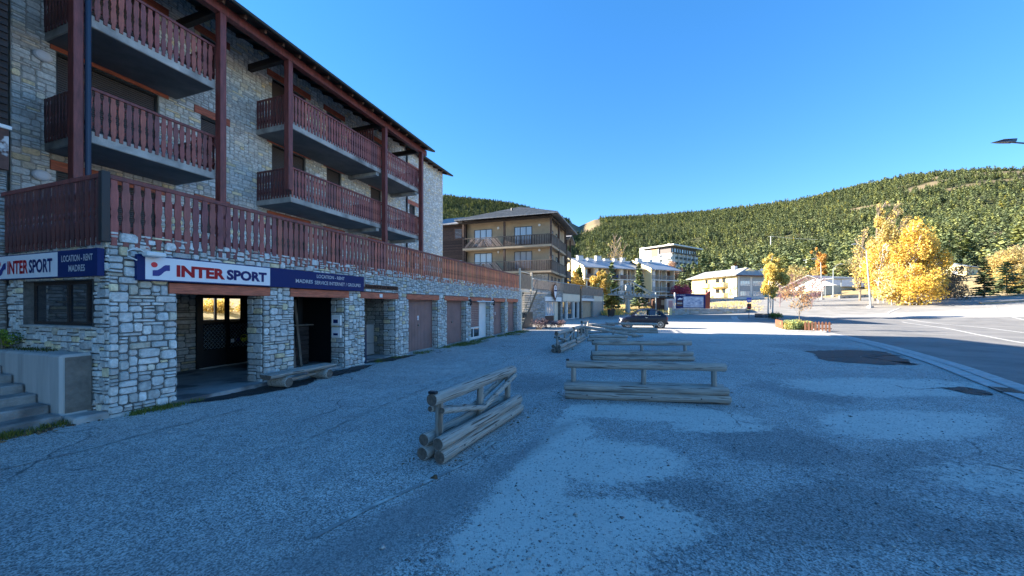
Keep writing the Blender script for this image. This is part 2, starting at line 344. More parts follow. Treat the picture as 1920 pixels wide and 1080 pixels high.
def ground_material():
    m = bpy.data.materials.new('worn_asphalt_and_gravel'); m.use_nodes = True; nt = m.node_tree; N = nt.nodes; L = nt.links
    p = N['Principled BSDF']; p.inputs['Specular IOR Level'].default_value = .3
    co = N.new('ShaderNodeTexCoord').outputs['Object']
    def noise(s, d=6, r=.6):
        n = N.new('ShaderNodeTexNoise'); n.inputs['Scale'].default_value = s; n.inputs['Detail'].default_value = d; n.inputs['Roughness'].default_value = r; L.new(co, n.inputs['Vector']); return n.outputs['Fac']
    def attr(nm): a = N.new('ShaderNodeAttribute'); a.attribute_name = nm; return a.outputs['Fac']
    def mr(v, a, b, c=0., d=1.): n = N.new('ShaderNodeMapRange'); L.new(v, n.inputs[0]); n.inputs[1].default_value = a; n.inputs[2].default_value = b; n.inputs[3].default_value = c; n.inputs[4].default_value = d; return n.outputs[0]
    def mth(op, a, b):
        n = N.new('ShaderNodeMath'); n.operation = op
        for i, v in enumerate((a, b)):
            if isinstance(v, (int, float)): n.inputs[i].default_value = v
            else: L.new(v, n.inputs[i])
        return n.outputs[0]
    def mix(f, a, b, bt='MIX'):
        n = N.new('ShaderNodeMixRGB'); n.blend_type = bt
        if isinstance(f, (int, float)): n.inputs[0].default_value = f
        else: L.new(f, n.inputs[0])
        for i, v in ((1, a), (2, b)):
            if isinstance(v, tuple): n.inputs[i].default_value = (*v, 1)
            else: L.new(v, n.inputs[i])
        return n.outputs[0]
    vo = N.new('ShaderNodeTexVoronoi'); vo.inputs['Scale'].default_value = 95; L.new(co, vo.inputs['Vector'])
    vo2 = N.new('ShaderNodeTexVoronoi'); vo2.inputs['Scale'].default_value = 52; L.new(co, vo2.inputs['Vector'])
    speck = N.new('ShaderNodeSeparateColor'); L.new(vo.outputs['Color'], speck.inputs[0])
    speck2 = N.new('ShaderNodeSeparateColor'); L.new(vo2.outputs['Color'], speck2.inputs[0])
    s1 = mr(speck.outputs[0], .15, .95, .45, 1.75)
    base = mix(mr(noise(.55, 5), .35, .65), (.33,.315,.29), (.43,.41,.38))
    base = mix(mr(noise(6, 8, .75), .35, .7), base, (.53,.505,.46))
    base = mix(mr(noise(.22, 3), .38, .62, 0, .5), base, (.24,.235,.225))
    asphalt = mix(1.0, base, s1, 'MULTIPLY')
    asphalt = mix(mr(noise(2.2, 9, .8), .40, .62, 0, .55), asphalt, mix(1.0, (.22,.222,.222), s1, 'MULTIPLY'))
    gr = mix(mr(speck2.outputs[1], .35, .8), (.08,.085,.09), (.52,.51,.49))
    gmask = mth('MULTIPLY', attr('grav'), mr(noise(3.0, 8, .8), .42, .58))
    c = mix(mth('MULTIPLY', gmask, .55), asphalt, gr)
    c = mix(mth('MULTIPLY', mr(mth('ADD', attr('dark'), mth('MULTIPLY', mth('SUBTRACT', noise(6, 12, .85), .5), 3.0)), .36, .70), .58), c, mix(1.0, (.15,.15,.15), s1, 'MULTIPLY'))
    dustc = mix(mr(noise(2.4, 8, .7), .3, .7), (.55,.52,.465), (.66,.62,.55))
    dustc = mix(mr(speck2.outputs[2], .80, .98, 0, .6), dustc, (.20,.198,.19))
    dn = mth('ADD', attr('dust'), mth('MULTIPLY', mth('SUBTRACT', noise(9, 12, .85), .5), 3.0))
    c = mix(mr(dn, .42, .66, 0., .85), c, dustc)
    c = mix(mth('MULTIPLY', attr('smooth'), .7), c, mix(mr(noise(30, 4), .3, .7), (.17,.17,.172), (.22,.217,.212)))
    c = mix(mth('MULTIPLY', attr('seam'), mr(noise(25, 5, .8), .40, .56, 0, .9)), c, (.48,.47,.45))
    nv = N.new('ShaderNodeTexNoise'); nv.inputs['Scale'].default_value = 1.1; nv.inputs['Detail'].default_value = 5; L.new(co, nv.inputs['Vector'])
    wv = N.new('ShaderNodeMixRGB'); wv.blend_type = 'ADD'; wv.inputs[0].default_value = .9; L.new(co, wv.inputs[1]); L.new(nv.outputs['Color'], wv.inputs[2])
    vc = N.new('ShaderNodeTexVoronoi'); vc.feature = 'DISTANCE_TO_EDGE'; vc.inputs['Scale'].default_value = .55; L.new(wv.outputs[0], vc.inputs['Vector'])
    crack = mth('MULTIPLY', mr(vc.outputs['Distance'], .004, .011, .7, 0.), mr(noise(.4, 3), .53, .60))
    c = mix(crack, c, (.06,.06,.062))
    # dark stains and leaves of grit
    c = mix(mr(noise(1.7, 9, .8), .60, .72, 0., .45), c, (.045,.045,.047))
    c = mix(attr('lane'), c, mix(mr(noise(.5, 6), .35, .65), (.19,.185,.175), (.27,.262,.245)))
    dryc = mix(mr(noise(.9, 8, .7), .35, .65), (.30,.22,.10), (.42,.33,.16))
    c = mix(attr('dry'), c, dryc)
    L.new(c, p.inputs['Base Color'])
    bh = mth('ADD', mth('MULTIPLY', vo.outputs['Distance'], .7), mth('MULTIPLY', noise(40, 8, .7), .8))
    bp = N.new('ShaderNodeBump'); bp.inputs['Strength'].default_value = .5; bp.inputs['Distance'].default_value = .010
    L.new(bh, bp.inputs['Height']); L.new(bp.outputs[0], p.inputs['Normal'])
    p.inputs['Roughness'].default_value = .85
    return m
M['ground'] = ground_material()
g_o = npmesh('ground', np.stack([X, Y, Z], -1).reshape(-1, 3), Fq, M['ground'], smooth=True,
             vattr=dict(dust=dust, grav=grav, smooth=smooth, seam=seam, dry=dry, dark=dark, lane=sstep(40, 50, Y)))
tag(g_o, kind='structure')

# hills: polar grid
def hills_material():
    m = bpy.data.materials.new('forest_floor'); m.use_nodes = True; nt = m.node_tree; N = nt.nodes; L = nt.links
    p = N['Principled BSDF']; p.inputs['Roughness'].default_value = .95; p.inputs['Specular IOR Level'].default_value = .1
    co = N.new('ShaderNodeTexCoord').outputs['Object']
    n1 = N.new('ShaderNodeTexNoise'); n1.inputs['Scale'].default_value = .02; n1.inputs['Detail'].default_value = 8; L.new(co, n1.inputs['Vector'])
    r = N.new('ShaderNodeValToRGB'); L.new(n1.outputs['Fac'], r.inputs[0])
    r.color_ramp.elements[0].position = .35; r.color_ramp.elements[0].color = (.045,.055,.022,1)
    r.color_ramp.elements[1].position = .65; r.color_ramp.elements[1].color = (.10,.095,.045,1)
    at = N.new('ShaderNodeAttribute'); at.attribute_name = 'clear'
    mx = N.new('ShaderNodeMixRGB'); L.new(at.outputs['Fac'], mx.inputs[0]); L.new(r.outputs[0], mx.inputs[1]); mx.inputs[2].default_value = (.19,.15,.09,1)
    L.new(mx.outputs[0], p.inputs['Base Color']); return m
M['hill'] = hills_material()
ra = np.concatenate([np.linspace(112, 300, 48), np.geomspace(306, 950, 110), np.geomspace(970, 2600, 26)])
az = np.concatenate([np.linspace(R(-62), R(-20), 50), np.linspace(R(-19.5), R(50), 300), np.linspace(R(51), R(86), 50)])
az = np.concatenate([az, np.linspace(R(90), R(298), 30)])
AZ, RA = np.meshgrid(az, ra); HX = RA*np.sin(AZ); HY = RA*np.cos(AZ)
HZ = H(HX, HY)
def pix(x, y, z): return 960+693*x/y, 572-693*(z-1.75)/y
def clearing(x, y, z):
    """grassy clearings and ski runs, by position on the slope"""
    az_ = np.arctan2(x, y); r_ = np.hypot(x, y); out = np.zeros_like(x)
    def pt(px, r): a = math.atan((px-960)/693); return r*math.sin(a), r*math.cos(a)
    for px, r0, px1, r1, w in ((1700,770,1800,850,9),(1800,850,1930,905,12),(1690,815,1760,880,7),(1850,800,1925,835,6),(1770,760,1840,790,5),(1660,740,1700,760,8),(1610,655,1700,640,11),(1580,610,1610,640,6),
                               (1092,700,1098,1150,34),(1425,250,1490,262,8),(1500,205,1560,230,13),(1740,330,1900,345,7),(1540,330,1610,340,4),(1840,880,1925,860,10)):
        ax, ay = pt(px, r0); bx, by = pt(px1, r1); d = np.array([bx-ax, by-ay]); Lh = np.hypot(*d); d /= Lh
        t = np.clip((x-ax)*d[0]+(y-ay)*d[1], 0, Lh); q = np.hypot(x-ax-t*d[0], y-ay-t*d[1])+fbm(x, y, 26, 5.0)*14
        out = np.maximum(out, sstep(w+2, w-2, q))
    return out
CL = np.maximum(clearing(HX, HY, HZ), sstep(R(62), R(70), AZ))
nr, na = RA.shape; hi = np.arange(nr*na).reshape(nr, na)
HF = np.stack([hi[:-1,:-1], hi[:-1,1:], hi[1:,1:], hi[1:,:-1]], -1).reshape(-1, 4)
h_o = npmesh('hills', np.stack([HX, HY, HZ-.06], -1).reshape(-1, 3), HF, M['hill'], smooth=True, vattr=dict(clear=CL))
tag(h_o, kind='structure')

# road sheet to the right, concrete gutter, patches, paint
ROADL = [(3.2,-12),(6.0,-2),(8.55,5.0),(9.9,7.1),(12.85,10.9),(15.4,15.0),(17.8,19.3),(20.6,25.5),(23.0,33),(25.5,42),(30,50)]
def poly_interp(P, n):
    P = np.array(P, float); s = np.concatenate([[0], np.cumsum(np.hypot(*np.diff(P, axis=0).T))]); t = np.linspace(0, s[-1], n)
    Q = np.stack([np.interp(t, s, P[:,0]), np.interp(t, s, P[:,1])], -1)
    for _ in range(6): Q[1:-1] = .25*Q[:-2]+.5*Q[1:-1]+.25*Q[2:]
    return Q
EQ = poly_interp(ROADL, 70)
def sheet(name, rows, mt, dz, kind='structure', **kw):
    rows = [[(x, y, zground(x, y)+dz) for x, y in r] for r in rows]; n = len(rows[0]); V = [p for r in rows for p in r]
    F = [(i*n+k, i*n+k+1, (i+1)*n+k+1, (i+1)*n+k) for i in range(len(rows)-1) for k in range(n-1)]
    o = npmesh(name, np.array(V), np.array(F), mt, smooth=True, **kw); tag(o, kind=kind); return o
def offs(Q, d):
    T = np.gradient(Q, axis=0); T /= np.hypot(T[:,0], T[:,1])[:,None]; return Q+np.stack([T[:,1], -T[:,0]], -1)*d
M['road'] = mat('road_asphalt', (.15,.15,.148), .85, grain=.22, gscale=1.1, bump=.5, bscale=120, patch=((.20,.197,.19),.35,.45,.62))
M['kerb'] = mat('concrete_gutter', (.38,.38,.37), .85, grain=.25, gscale=5, bump=.4)
M['paint'] = mat('road_paint', (.50,.50,.48), .7, grain=.15, gscale=9, patch=((.2,.2,.19),5,.56,.66))
M['seam'] = mat('gritty_seam', (.50,.48,.44), .95, grain=.3, gscale=20, patch=((.27,.262,.25),5,.42,.55))
M['newtar'] = mat('fresh_tar', (.020,.021,.023), .7, grain=.4, gscale=7, bump=.5, bscale=60)
ds = np.concatenate([np.linspace(.34, 12, 22), np.linspace(13, 75, 22)])
sheet('road', [[tuple(p) for p in offs(EQ, d)] for d in ds], M['road'], .016)
sheet('gutter_strip', [[tuple(p) for p in offs(EQ, d)] for d in (.0, .15, .34)], M['kerb'], .024)
sheet('gutter_strip', [[tuple(p) for p in offs(EQ, d)] for d in (-.34, -.12, -.03)], M['kerb'], .022)
def line_sheet(name, pts, w, mt, dz, n=40):
    Q = poly_interp(pts, n); sheet(name, [[tuple(p) for p in offs(Q, d)] for d in (-w/2, 0, w/2)], mt, dz)
for P in ([(54,51.5),(46.9,46.6),(40.1,35.7),(36.8,28.9),(31.7,22.9),(26,14)], [(39,37),(32.7,27.9),(28,22.5),(23.1,16.7),(18,8)],
          [(62,47.5),(54,41),(47,33),(41,26)], [(33,57),(44,56.5),(60,55.5),(75,54)]):
    line_sheet('road_marking', P, .16, M['paint'], .028)
def G(px, py): y = 1.75*693/(py-572); return ((px-960)/693*y, y)
def patch_sheet(name, pts, mt, dz, jag=.05):
    """irregular filled patch"""
    P = np.array(pts, float); c = P.mean(0); n = 64; s = np.concatenate([[0], np.cumsum(np.hypot(*np.diff(np.vstack([P, P[:1]]), axis=0).T))])
    t = np.linspace(0, s[-1], n, endpoint=False); Pc = np.vstack([P, P[:1]])
    Q = np.stack([np.interp(t, s, Pc[:,0]), np.interp(t, s, Pc[:,1])], -1); Q += rng.normal(0, jag, Q.shape)
    rows = [Q*f+c*(1-f) for f in (0.02, .35, .7, 1.0)]
    V = [(x, y, zground(x, y)+dz) for r in rows for x, y in r]
    F = [(i*n+k, i*n+(k+1)%n, (i+1)*n+(k+1)%n, (i+1)*n+k) for i in range(3) for k in range(n)]
    o = npmesh(name, np.array(V), np.array(F), mt, smooth=True); tag(o, kind='structure')
for P in ([(0,880),(150,846),(300,806),(470,765)],[(560,832),(700,768),(840,712),(1000,662)],[(590,1010),(700,950),(800,905),(875,868),(950,812)],[(1040,655),(1200,646),(1330,650)]):
    line_sheet('asphalt_seam', [G(*q) for q in P], .045, M['seam'], .008, 60)
patch_sheet('tar_patch', [G(1515,658),G(1590,656),(G(1650,658)),G(1678,665),G(1718,685),G(1655,684),G(1590,681),G(1540,674)], M['newtar'], .010, .08)
patch_sheet('tar_patch', [G(1768,727),G(1800,725),G(1840,731),G(1868,741),G(1838,741),G(1800,736)], M['newtar'], .010, .03)
patch_sheet('tar_patch', [FW(4.3,7.62)[:2],FW(5.7,7.62)[:2],FW(6.9,7.35)[:2],FW(6.3,6.9)[:2],FW(5.2,7.05)[:2],FW(4.6,7.3)[:2]], M['newtar'], .010, .03)
patch_sheet('tar_patch', [FW(7.0,7.6)[:2],FW(8.6,7.62)[:2],FW(8.9,7.35)[:2],FW(8.0,7.05)[:2],FW(7.2,7.1)[:2]], M['newtar'], .010, .03)
patch_sheet('tar_patch', [FW(8.9,7.9)[:2],FW(10.3,7.9)[:2],FW(11.2,7.4)[:2],FW(9.6,7.25)[:2]], M['newtar'], .010, .03)
# ------------------------------------------------------------------ stone masonry laid piece by piece
ALLSTONES = []                                    # (wall_key, poly3d back, poly3d front, tint, apparent size)
def glines(a, b, step, brk=()):
    br = sorted({a, b, *[q for q in brk if a < q < b]}); out = [a]
    for p, q in zip(br[:-1], br[1:]):
        n = max(1, round((q-p)/step)); out += [p+(q-p)*i/n for i in range(1, n+1)]
    return out
def masonry(key, fn, u0, u1, v0, v1, holes=(), cu=.075, cv=.062, wmax=5, hmax=3, proud=(.014,.034), tone=1.0, top=None, warm=.14, gap=.006):
    us = glines(u0, u1, cu, [h[0] for h in holes]+[h[1] for h in holes]); vs = glines(v0, v1, cv, [h[2] for h in holes]+[h[3] for h in holes])
    nu, nv = len(us)-1, len(vs)-1; used = [[False]*nv for _ in range(nu)]
    for i in range(nu):
        for j in range(nv):
            cx, cy = (us[i]+us[i+1])/2, (vs[j]+vs[j+1])/2
            if any(h[0] < cx < h[1] and h[2] < cy < h[3] for h in holes) or (top and cy > top(cx)): used[i][j] = True
    rr = random.Random(hash(key) % 1000 if False else sum(map(ord, key)))
    for j in range(nv):
        for i in range(nu):
            if used[i][j]: continue
            w = rr.choice([2,2,2,3,3,4,wmax]); h = rr.choices(range(1, hmax+1), weights=[3,3,2,1][:hmax])[0]
            if w == wmax: h = min(h, 2)
            k = 0
            while k < w and i+k < nu and not used[i+k][j]: k += 1
            w = k
            if i+w < nu and not used[i+w][j] and (i+w+1 >= nu or used[i+w+1][j]) : w += 1       # swallow slivers
            hh = 1
            while hh < h and j+hh < nv and all(not used[i+q][j+hh] for q in range(w)): hh += 1
            h = hh
            for q in range(w):
                for s in range(h): used[i+q][j+s] = True
            a, b, c, d = us[i], us[i+w], vs[j], vs[j+h]
            g = gap*rr.uniform(.7, 1.5); W = b-a; Hh = d-c; x0, x1, y0, y1 = a+g, b-g, c+g, d-g
            k1 = min(W, Hh)*.30
            def r_(): return rr.uniform(.15, 1)*k1
            def e_(): return rr.uniform(-.6, .9)*g
            pl = [(x0+r_(), y0+e_()), (x1-r_(), y0+e_()), (x1+e_(), y0+r_()), (x1+e_(), y1-r_()), (x1-r_(), y1+e_()), (x0+r_(), y1+e_()), (x0+e_(), y1-r_()), (x0+e_(), y0+r_())]
            cx, cy = (x0+x1)/2, (y0+y1)/2; pr = rr.uniform(*proud); ins = 1-min(.22, .012/min(W, Hh)*1.6)
            tx, ty = rr.uniform(-.006, .006), rr.uniform(-.006, .006)
            pl = [(u+rr.uniform(-.35,.35)*g, v+rr.uniform(-.35,.35)*g) for u, v in pl]; back = [fn(u, v, -.004) for u, v in pl]
            frnt = [fn(cx+(u-cx)*ins, cy+(v-cy)*ins, pr+tx*(u-cx)/W*2+ty*(v-cy)/Hh*2) for u, v in pl]
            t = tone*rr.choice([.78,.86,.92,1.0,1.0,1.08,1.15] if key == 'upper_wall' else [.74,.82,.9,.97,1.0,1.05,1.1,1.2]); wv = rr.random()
            if wv < warm*.35: tint = (t*1.22, t*1.05, t*.72)
            elif wv < warm: tint = (t*1.08, t*1.0, t*.86)
            elif wv < .6: tint = (t*.96, t*1.0, t*1.03)
            else: tint = (t, t, t)
            p0 = frnt[0]; wp = FW(*p0); dist = max(.5, wp.y)
            ALLSTONES.append([key, back, frnt, tint, W*Hh/dist**2 if (abs(wp.x) < 1.45*wp.y+.5) else 0])
def stone_mb(mb, back, frnt, tint):
    mb.tint = tint; n = 8
    mb.add(back+frnt, [(i, (i+1)%n, n+(i+1)%n, n+i) for i in range(n)]+[tuple(range(n, 2*n))])
def lay_stones(parents, limit=296):
    order = sorted(range(len(ALLSTONES)), key=lambda i: -ALLSTONES[i][4]); big = set(order[:limit]); rest = {}
    for i, (key, back, frnt, tint, s) in enumerate(ALLSTONES):
        par, o0 = parents[key]
        if i in big: mb = MB(); stone_mb(mb, back, frnt, tint); build('stone', mb, M['stone_up' if key == 'upper_wall' else 'stone'], par, o0)
        else: stone_mb(rest.setdefault(key, MB()), back, frnt, tint)
    for key, mb in rest.items():
        par, o0 = parents[key]; tag(build('small_stonework', mb, M['stone_up' if key == 'upper_wall' else 'stone'], par, o0), kind='stuff')
    ALLSTONES.clear()

# ------------------------------------------------------------------ the long building
B0 = (3.38, 7.77, 0.0)
bld = thing('apartment_building', B0, 'long stone apartment building with dark red wooden balconies above a sports shop and garages', 'building', frame=True)
def bp(name, mb, m, parent=bld, **kw): return build(name, mb, m, parent, B0, **kw)
openings = [(4.25,5.85),(6.60,8.20),(8.98,10.45),(11.20,13.20),(13.93,15.80),(16.34,18.75),(19.25,21.05),(21.60,23.45)]
lintels = [(4.13,5.99),(6.49,8.34),(8.80,10.60),(11.06,13.29),(13.73,15.99),(16.20,18.90),(19.15,21.15),(21.45,23.60)]
FY = 7.77; ZT = 2.90; ZO = 1.96; XE = 24.25
# wall core (mortar) behind the stones
mb = MB(); px0 = 3.38
for (a, b) in openings: mb.box(px0, a, FY, FY+.48, -.2, ZO); px0 = b
mb.box(px0, XE, FY, FY+.48, -.2, ZO); mb.box(3.38, XE, FY, FY+.48, ZO+.19, ZT)
px0 = 3.38
for (a, b) in lintels: mb.box(px0, a, FY, FY+.48, ZO, ZO+.19); px0 = b
mb.box(px0, XE, FY, FY+.48, ZO, ZO+.19)
for (a, b) in lintels: mb.box(a, b, FY+.20, FY+.48, ZO+.002, ZO+.188)
front_wall = bp('ground_floor_wall', mb, M['mortar'])
mb = MB(); mb.box(3.38, 3.86, FY+.48, 8.15, -.2, ZT); mb.box(3.38, 3.86, 8.15, 10.38, -.2, 1.40); mb.box(3.38, 3.86, 8.15, 10.38, 2.16, ZT); mb.box(3.38, 3.86, 10.38, 13.3, -.2, ZT)
side_wall = bp('side_wall', mb, M['mortar'])
holes = [(a, b, -.2, ZO) for a, b in openings]+[(a, b, ZO, ZO+.19) for a, b in lintels]
masonry('front_wall', lambda u, v, d: (u, FY-d, v), 3.36, XE, -.06, ZT, holes, cu=.060, cv=.055, wmax=5, proud=(.016,.042))
masonry('side_wall', lambda u, v, d: (3.38-d, u, v), 7.77, 10.86, -.06, ZT, [(8.15, 10.38, 1.40, 2.16)], cu=.062, cv=.052, proud=(.016,.042))
for (a, b) in openings:                           # reveals of the piers
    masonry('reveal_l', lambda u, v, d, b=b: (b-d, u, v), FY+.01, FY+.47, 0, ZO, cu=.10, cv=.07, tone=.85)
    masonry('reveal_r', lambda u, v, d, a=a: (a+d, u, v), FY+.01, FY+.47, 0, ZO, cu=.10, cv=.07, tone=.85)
for (a, b) in lintels: mb = MB(); mb.bevbox(a, b, FY-.035, FY+.20, ZO-.012, ZO+.178, .008); bp('lintel', mb, M['orange'])
mb = MB(); mb.bevbox(9.62, 9.76, FY-.043, FY-.035, 1.99, 2.10, .002); bp('number_plate', mb, M['white'])
# recess behind opening 1 (shop entry), 2, 3 : floors, back and side walls, ceiling
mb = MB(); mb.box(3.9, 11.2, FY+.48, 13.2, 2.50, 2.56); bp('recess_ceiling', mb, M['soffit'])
mb = MB(); mb.box(4.16, 6.9, FY-.12, 10.95, -.1, .075); mb.box(6.9, 10.9, FY+.1, 10.95, -.1, .06); bp('entry_floor', mb, M['tile'])
mb = MB(); mb.box(4.0, 6.44, 10.95, 11.2, 0, 2.5); mb.box(6.44, 7.84, 10.95, 11.2, 2.0, 2.5); mb.box(3.87, 4.05, FY+.48, 10.95, 0, 2.5)
entry_wall = bp('entry_wall', mb, M['mortar'])
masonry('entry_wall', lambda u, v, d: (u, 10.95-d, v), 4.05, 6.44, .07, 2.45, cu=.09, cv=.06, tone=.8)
mb = MB(); mb.box(7.84, 7.96, FY+1.3, 10.95, 0, 2.5); mb.box(8.5, 8.7, FY+.48, 9.6, 0, 2.5); mb.box(6.95, 8.6, 9.62, 9.72, 0, 2.5)
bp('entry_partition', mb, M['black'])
# shop door: two leaves, upper glass, diamond grille below
door = bp('shop_door', MB().box(6.40, 6.54, 10.86, 10.945, .08, 2.0).box(7.12, 7.20, 10.86, 10.95, .08, 2.0).box(7.78, 7.84, 10.86, 10.95, .08, 2.0).box(6.46, 7.84, 10.86, 10.95, 1.93, 2.02)
          .box(6.54, 7.78, 10.885, 10.95, .08, .55).box(6.54, 7.78, 10.87, 10.93, 1.24, 1.29), M['black'])
for a, b in ((6.56, 7.10), (7.22, 7.76)):
    bp('upper_pane', MB().box(a, b, 10.90, 10.91, 1.30, 1.74), M['clearpane'], door)
    bp('lower_pane', MB().box(a, b, 10.90, 10.91, .55, 1.24), M['glass'], door)
    mb = MB(); zz = .55
    for k in range(-5, 8):
        for s in (1, -1):
            p = [(a+.09*k+(t if s > 0 else .54-t), .57+t*1.2) for t in np.linspace(0, .54, 2)]
            q = [(min(max(x, a), b), z) for x, z in p]
            x0, z0 = p[0]; x1, z1 = p[1]
            if x1 == x0: continue
            m_ = (z1-z0)/(x1-x0); lo, hi = sorted((x0, x1)); lo = max(lo, a); hi = min(hi, b)
            if hi-lo > .03: mb.bar((lo, 10.875, z0+m_*(lo-x0)), (hi, 10.875, z0+m_*(hi-x0)), .008, .006)
    bp('grille', mb, M['galv'], door)
bp('threshold', MB().box(6.44, 7.84, 10.80, 10.95, .075, .10), M['concrete'], door)
bp('sticker', MB().box(7.24, 7.33, 10.868, 10.872, .70, .80), M['signwhite'], door)
bp('sticker', MB().box(7.40, 7.48, 10.868, 10.872, .72, .82), M['navy'], door)
M['yellow'] = mat('yellow_print', (.62,.55,.05), .5)
def ring(mb, cx, y, cz, r0, r1, n=20):
    V = []; F = []
    for i in range(n):
        a = 2*math.pi*i/n
        for r in (r0, r1): V.append((cx+r*math.cos(a), y, cz+r*math.sin(a)))
    for i in range(n): F.append((2*i, 2*i+1, (2*i+3)%(2*n), (2*i+2)%(2*n)))
    return mb.add(V, F)
mb = ring(MB(), 7.60, 10.862, .80, .085, .105)
mb.add([(7.54,10.862,.74),(7.66,10.862,.74),(7.67,10.862,.83),(7.60,10.862,.79),(7.53,10.862,.83)], [(0,1,2,3,4)]); bp('round_sticker', mb, M['yellow'], door)
# opening 2: boarded counter with a leaning plank
for k in range(8):
    mb = MB(); t = random.uniform(.6, 1.2); mb.tint = (t*1.6, t*1.7, t*1.9); mb.bevbox(6.96, 8.14, 9.0-.012*(k % 2), 9.06, .08+k*.135, .08+k*.135+.125, .005); bp('counter_board', mb, M['darkwood'])
bp('counter_top', MB().bevbox(6.92, 8.18, 8.86, 9.10, 1.17, 1.21), M['greywood'])
for (x0, z0, x1, z1, y, w) in ((7.28, .08, 7.5, 1.15, 8.8, .10), (7.62, .08, 7.72, 1.9, 8.95, .07)):
    mb = MB(); mb.bar((x0, y-.25, z0), (x1, y+.1, z1), w, .035, up=(0,1,0)); tag(build('leaning_plank', mb, M['greywood'], None), 'grey plank leaning in the dark entry behind the log bench' if z1 < 1.5 else 'taller thin plank standing in the dark entry beside the boarded counter', 'plank')
    o = bpy.data.objects['leaning_plank' if z1 < 1.5 else 'leaning_plank.001']; o.location = FW(0,0,0); o.rotation_euler = (0,0,TH)
# opening 3: stone back wall, cupboard, post
mb = MB(); mb.box(8.72, 10.9, 9.25, 9.4, 0, 2.5); mb.box(10.6, 10.9, FY+.48, 9.25, 0, 2.5); bp('niche_wall', mb, M['mortar'])
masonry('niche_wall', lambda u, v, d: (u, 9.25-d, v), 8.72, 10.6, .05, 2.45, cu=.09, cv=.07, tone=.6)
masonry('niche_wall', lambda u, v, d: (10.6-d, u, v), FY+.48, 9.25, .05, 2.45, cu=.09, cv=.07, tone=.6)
M['cabinet'] = mat('grey_cabinet', (.28,.27,.26), .6, grain=.1)
cab = thing('meter_cabinet', (10.2, 8.72, .06), 'tall pale grey meter cabinet in two sections in the stone niche left of the garages', 'cabinet', frame=True)
build('upper_box', MB().bevbox(10.05, 10.42, 8.60, 8.80, .47, 1.10, .01), M['cabinet'], cab); build('lower_box', MB().bevbox(10.05, 10.42, 8.60, 8.80, .08, .455, .01), M['cabinet'], cab)
build('socket', MB().box(10.13, 10.36, 8.62, 8.8, .06, .09), M['black'], cab)
bp('corner_post', MB().box(8.99, 9.06, FY-.02, FY+.06, .02, 1.0), M['bluepipe'])
# garage doors
def garage(x0, x1, kind):
    y = FY+.24; d = bp('garage_door', MB().box(x0, x1-.0, y+.03, y+.08, .02, ZO-.03).box(x0, x0+.05, y-.01, y+.03, .02, ZO).box(x1-.05, x1, y-.01, y+.03, .02, ZO).box(x0+.05, x1-.05, y-.01, y+.03, ZO-.07, ZO), M['garage'])
    n = int((x1-x0-.1)/.095); w = (x1-x0-.1)/n
    for k in range(n): bp('door_plank', MB().bevbox(x0+.05+k*w+.004, x0+.05+(k+1)*w-.004, y+.004, y+.03, .05, ZO-.075, .005), M['garage'], d)
    return d, y, (x0+x1)/2
M['plank_white'] = M['white']
for i, (a, b) in enumerate(openings[3:]):
    if i == 2: continue
    d, y, cx = garage(a, b-.02, i)
    bp('lock_plate', MB().tube([(cx, y+.004, .98), (cx, y-.02, .98)], .035, 10), M['black'], d)
    bp('handle', MB().bar((cx, y-.02, .93), (cx, y-.02, 1.05), .015), M['galv'], d)
    if i in (0, 3): bp('number_disc', MB().tube([(cx-.02, y+.003, 1.30), (cx-.02, y-.006, 1.30)], .05, 14), M['signwhite'], d); bp('number_disc', MB().tube([(cx-.02, y+.003, 1.21), (cx-.02, y-.006, 1.21)], .04, 14), M['signwhite'], d)
    bp('weather_strip', MB().box(a, b, FY+.2, FY+.3, -.02, .03), M['concrete'], d)
a, b = openings[5]; y = FY+.22
rs = bp('roller_shutter', MB().box(a, a+.05, y-.02, y+.05, .02, ZO).box(a+1.42, a+1.5, y-.02, y+.05, .02, ZO).box(a+.05, a+1.42, y+.03, y+.05, .62, ZO), M['white'])
for k in range(14): bp('shutter_slat', MB().bevbox(a+.05, a+1.42, y+.0, y+.028, .64+k*.092, .64+k*.092+.086, .006), M['garage'], rs)
bp('bottom_frame', MB().box(a+.05, a+1.42, y-.02, y+.03, .56, .62).box(a+.05, a+1.42, y-.02, y+.03, .02, .14).box(a+.7, a+.77, y-.02, y+.03, .14, .56), M['white'], rs)
bp('pane', MB().box(a+.05, a+.7, y+.0, y+.01, .14, .56), M['glass'], rs); bp('pane', MB().box(a+.77, a+1.42, y+.0, y+.01, .14, .56), M['glass'], rs)
bp('side_panel', MB().box(a+1.5, b, y+.02, y+.06, .02, ZO), M['white'])
def wall_lamp(x, z):
    o = bp('outdoor_lamp', MB().box(x-.05, x+.05, FY-.04, FY, z-.1, z+.1), M['black'])
    bp('lamp_hood', MB().tube([(x, FY-.04, z+.12), (x, FY-.10, z+.14), (x, FY-.14, z+.06), (x, FY-.15, z-.05), (x,FY-.11,z-.12)], [.05,.06,.06,.05,.04], 8), M['black'], o)
wall_lamp(16.05, 1.86); wall_lamp(19.0, 1.86)
o = bp('tube_light', MB().tube([(16.6, FY-.22, 1.93), (18.7, FY-.22, 1.93)], .03, 8).bar((17.6, FY-.22, 1.95), (17.6, FY, 2.02), .03), M['white'])
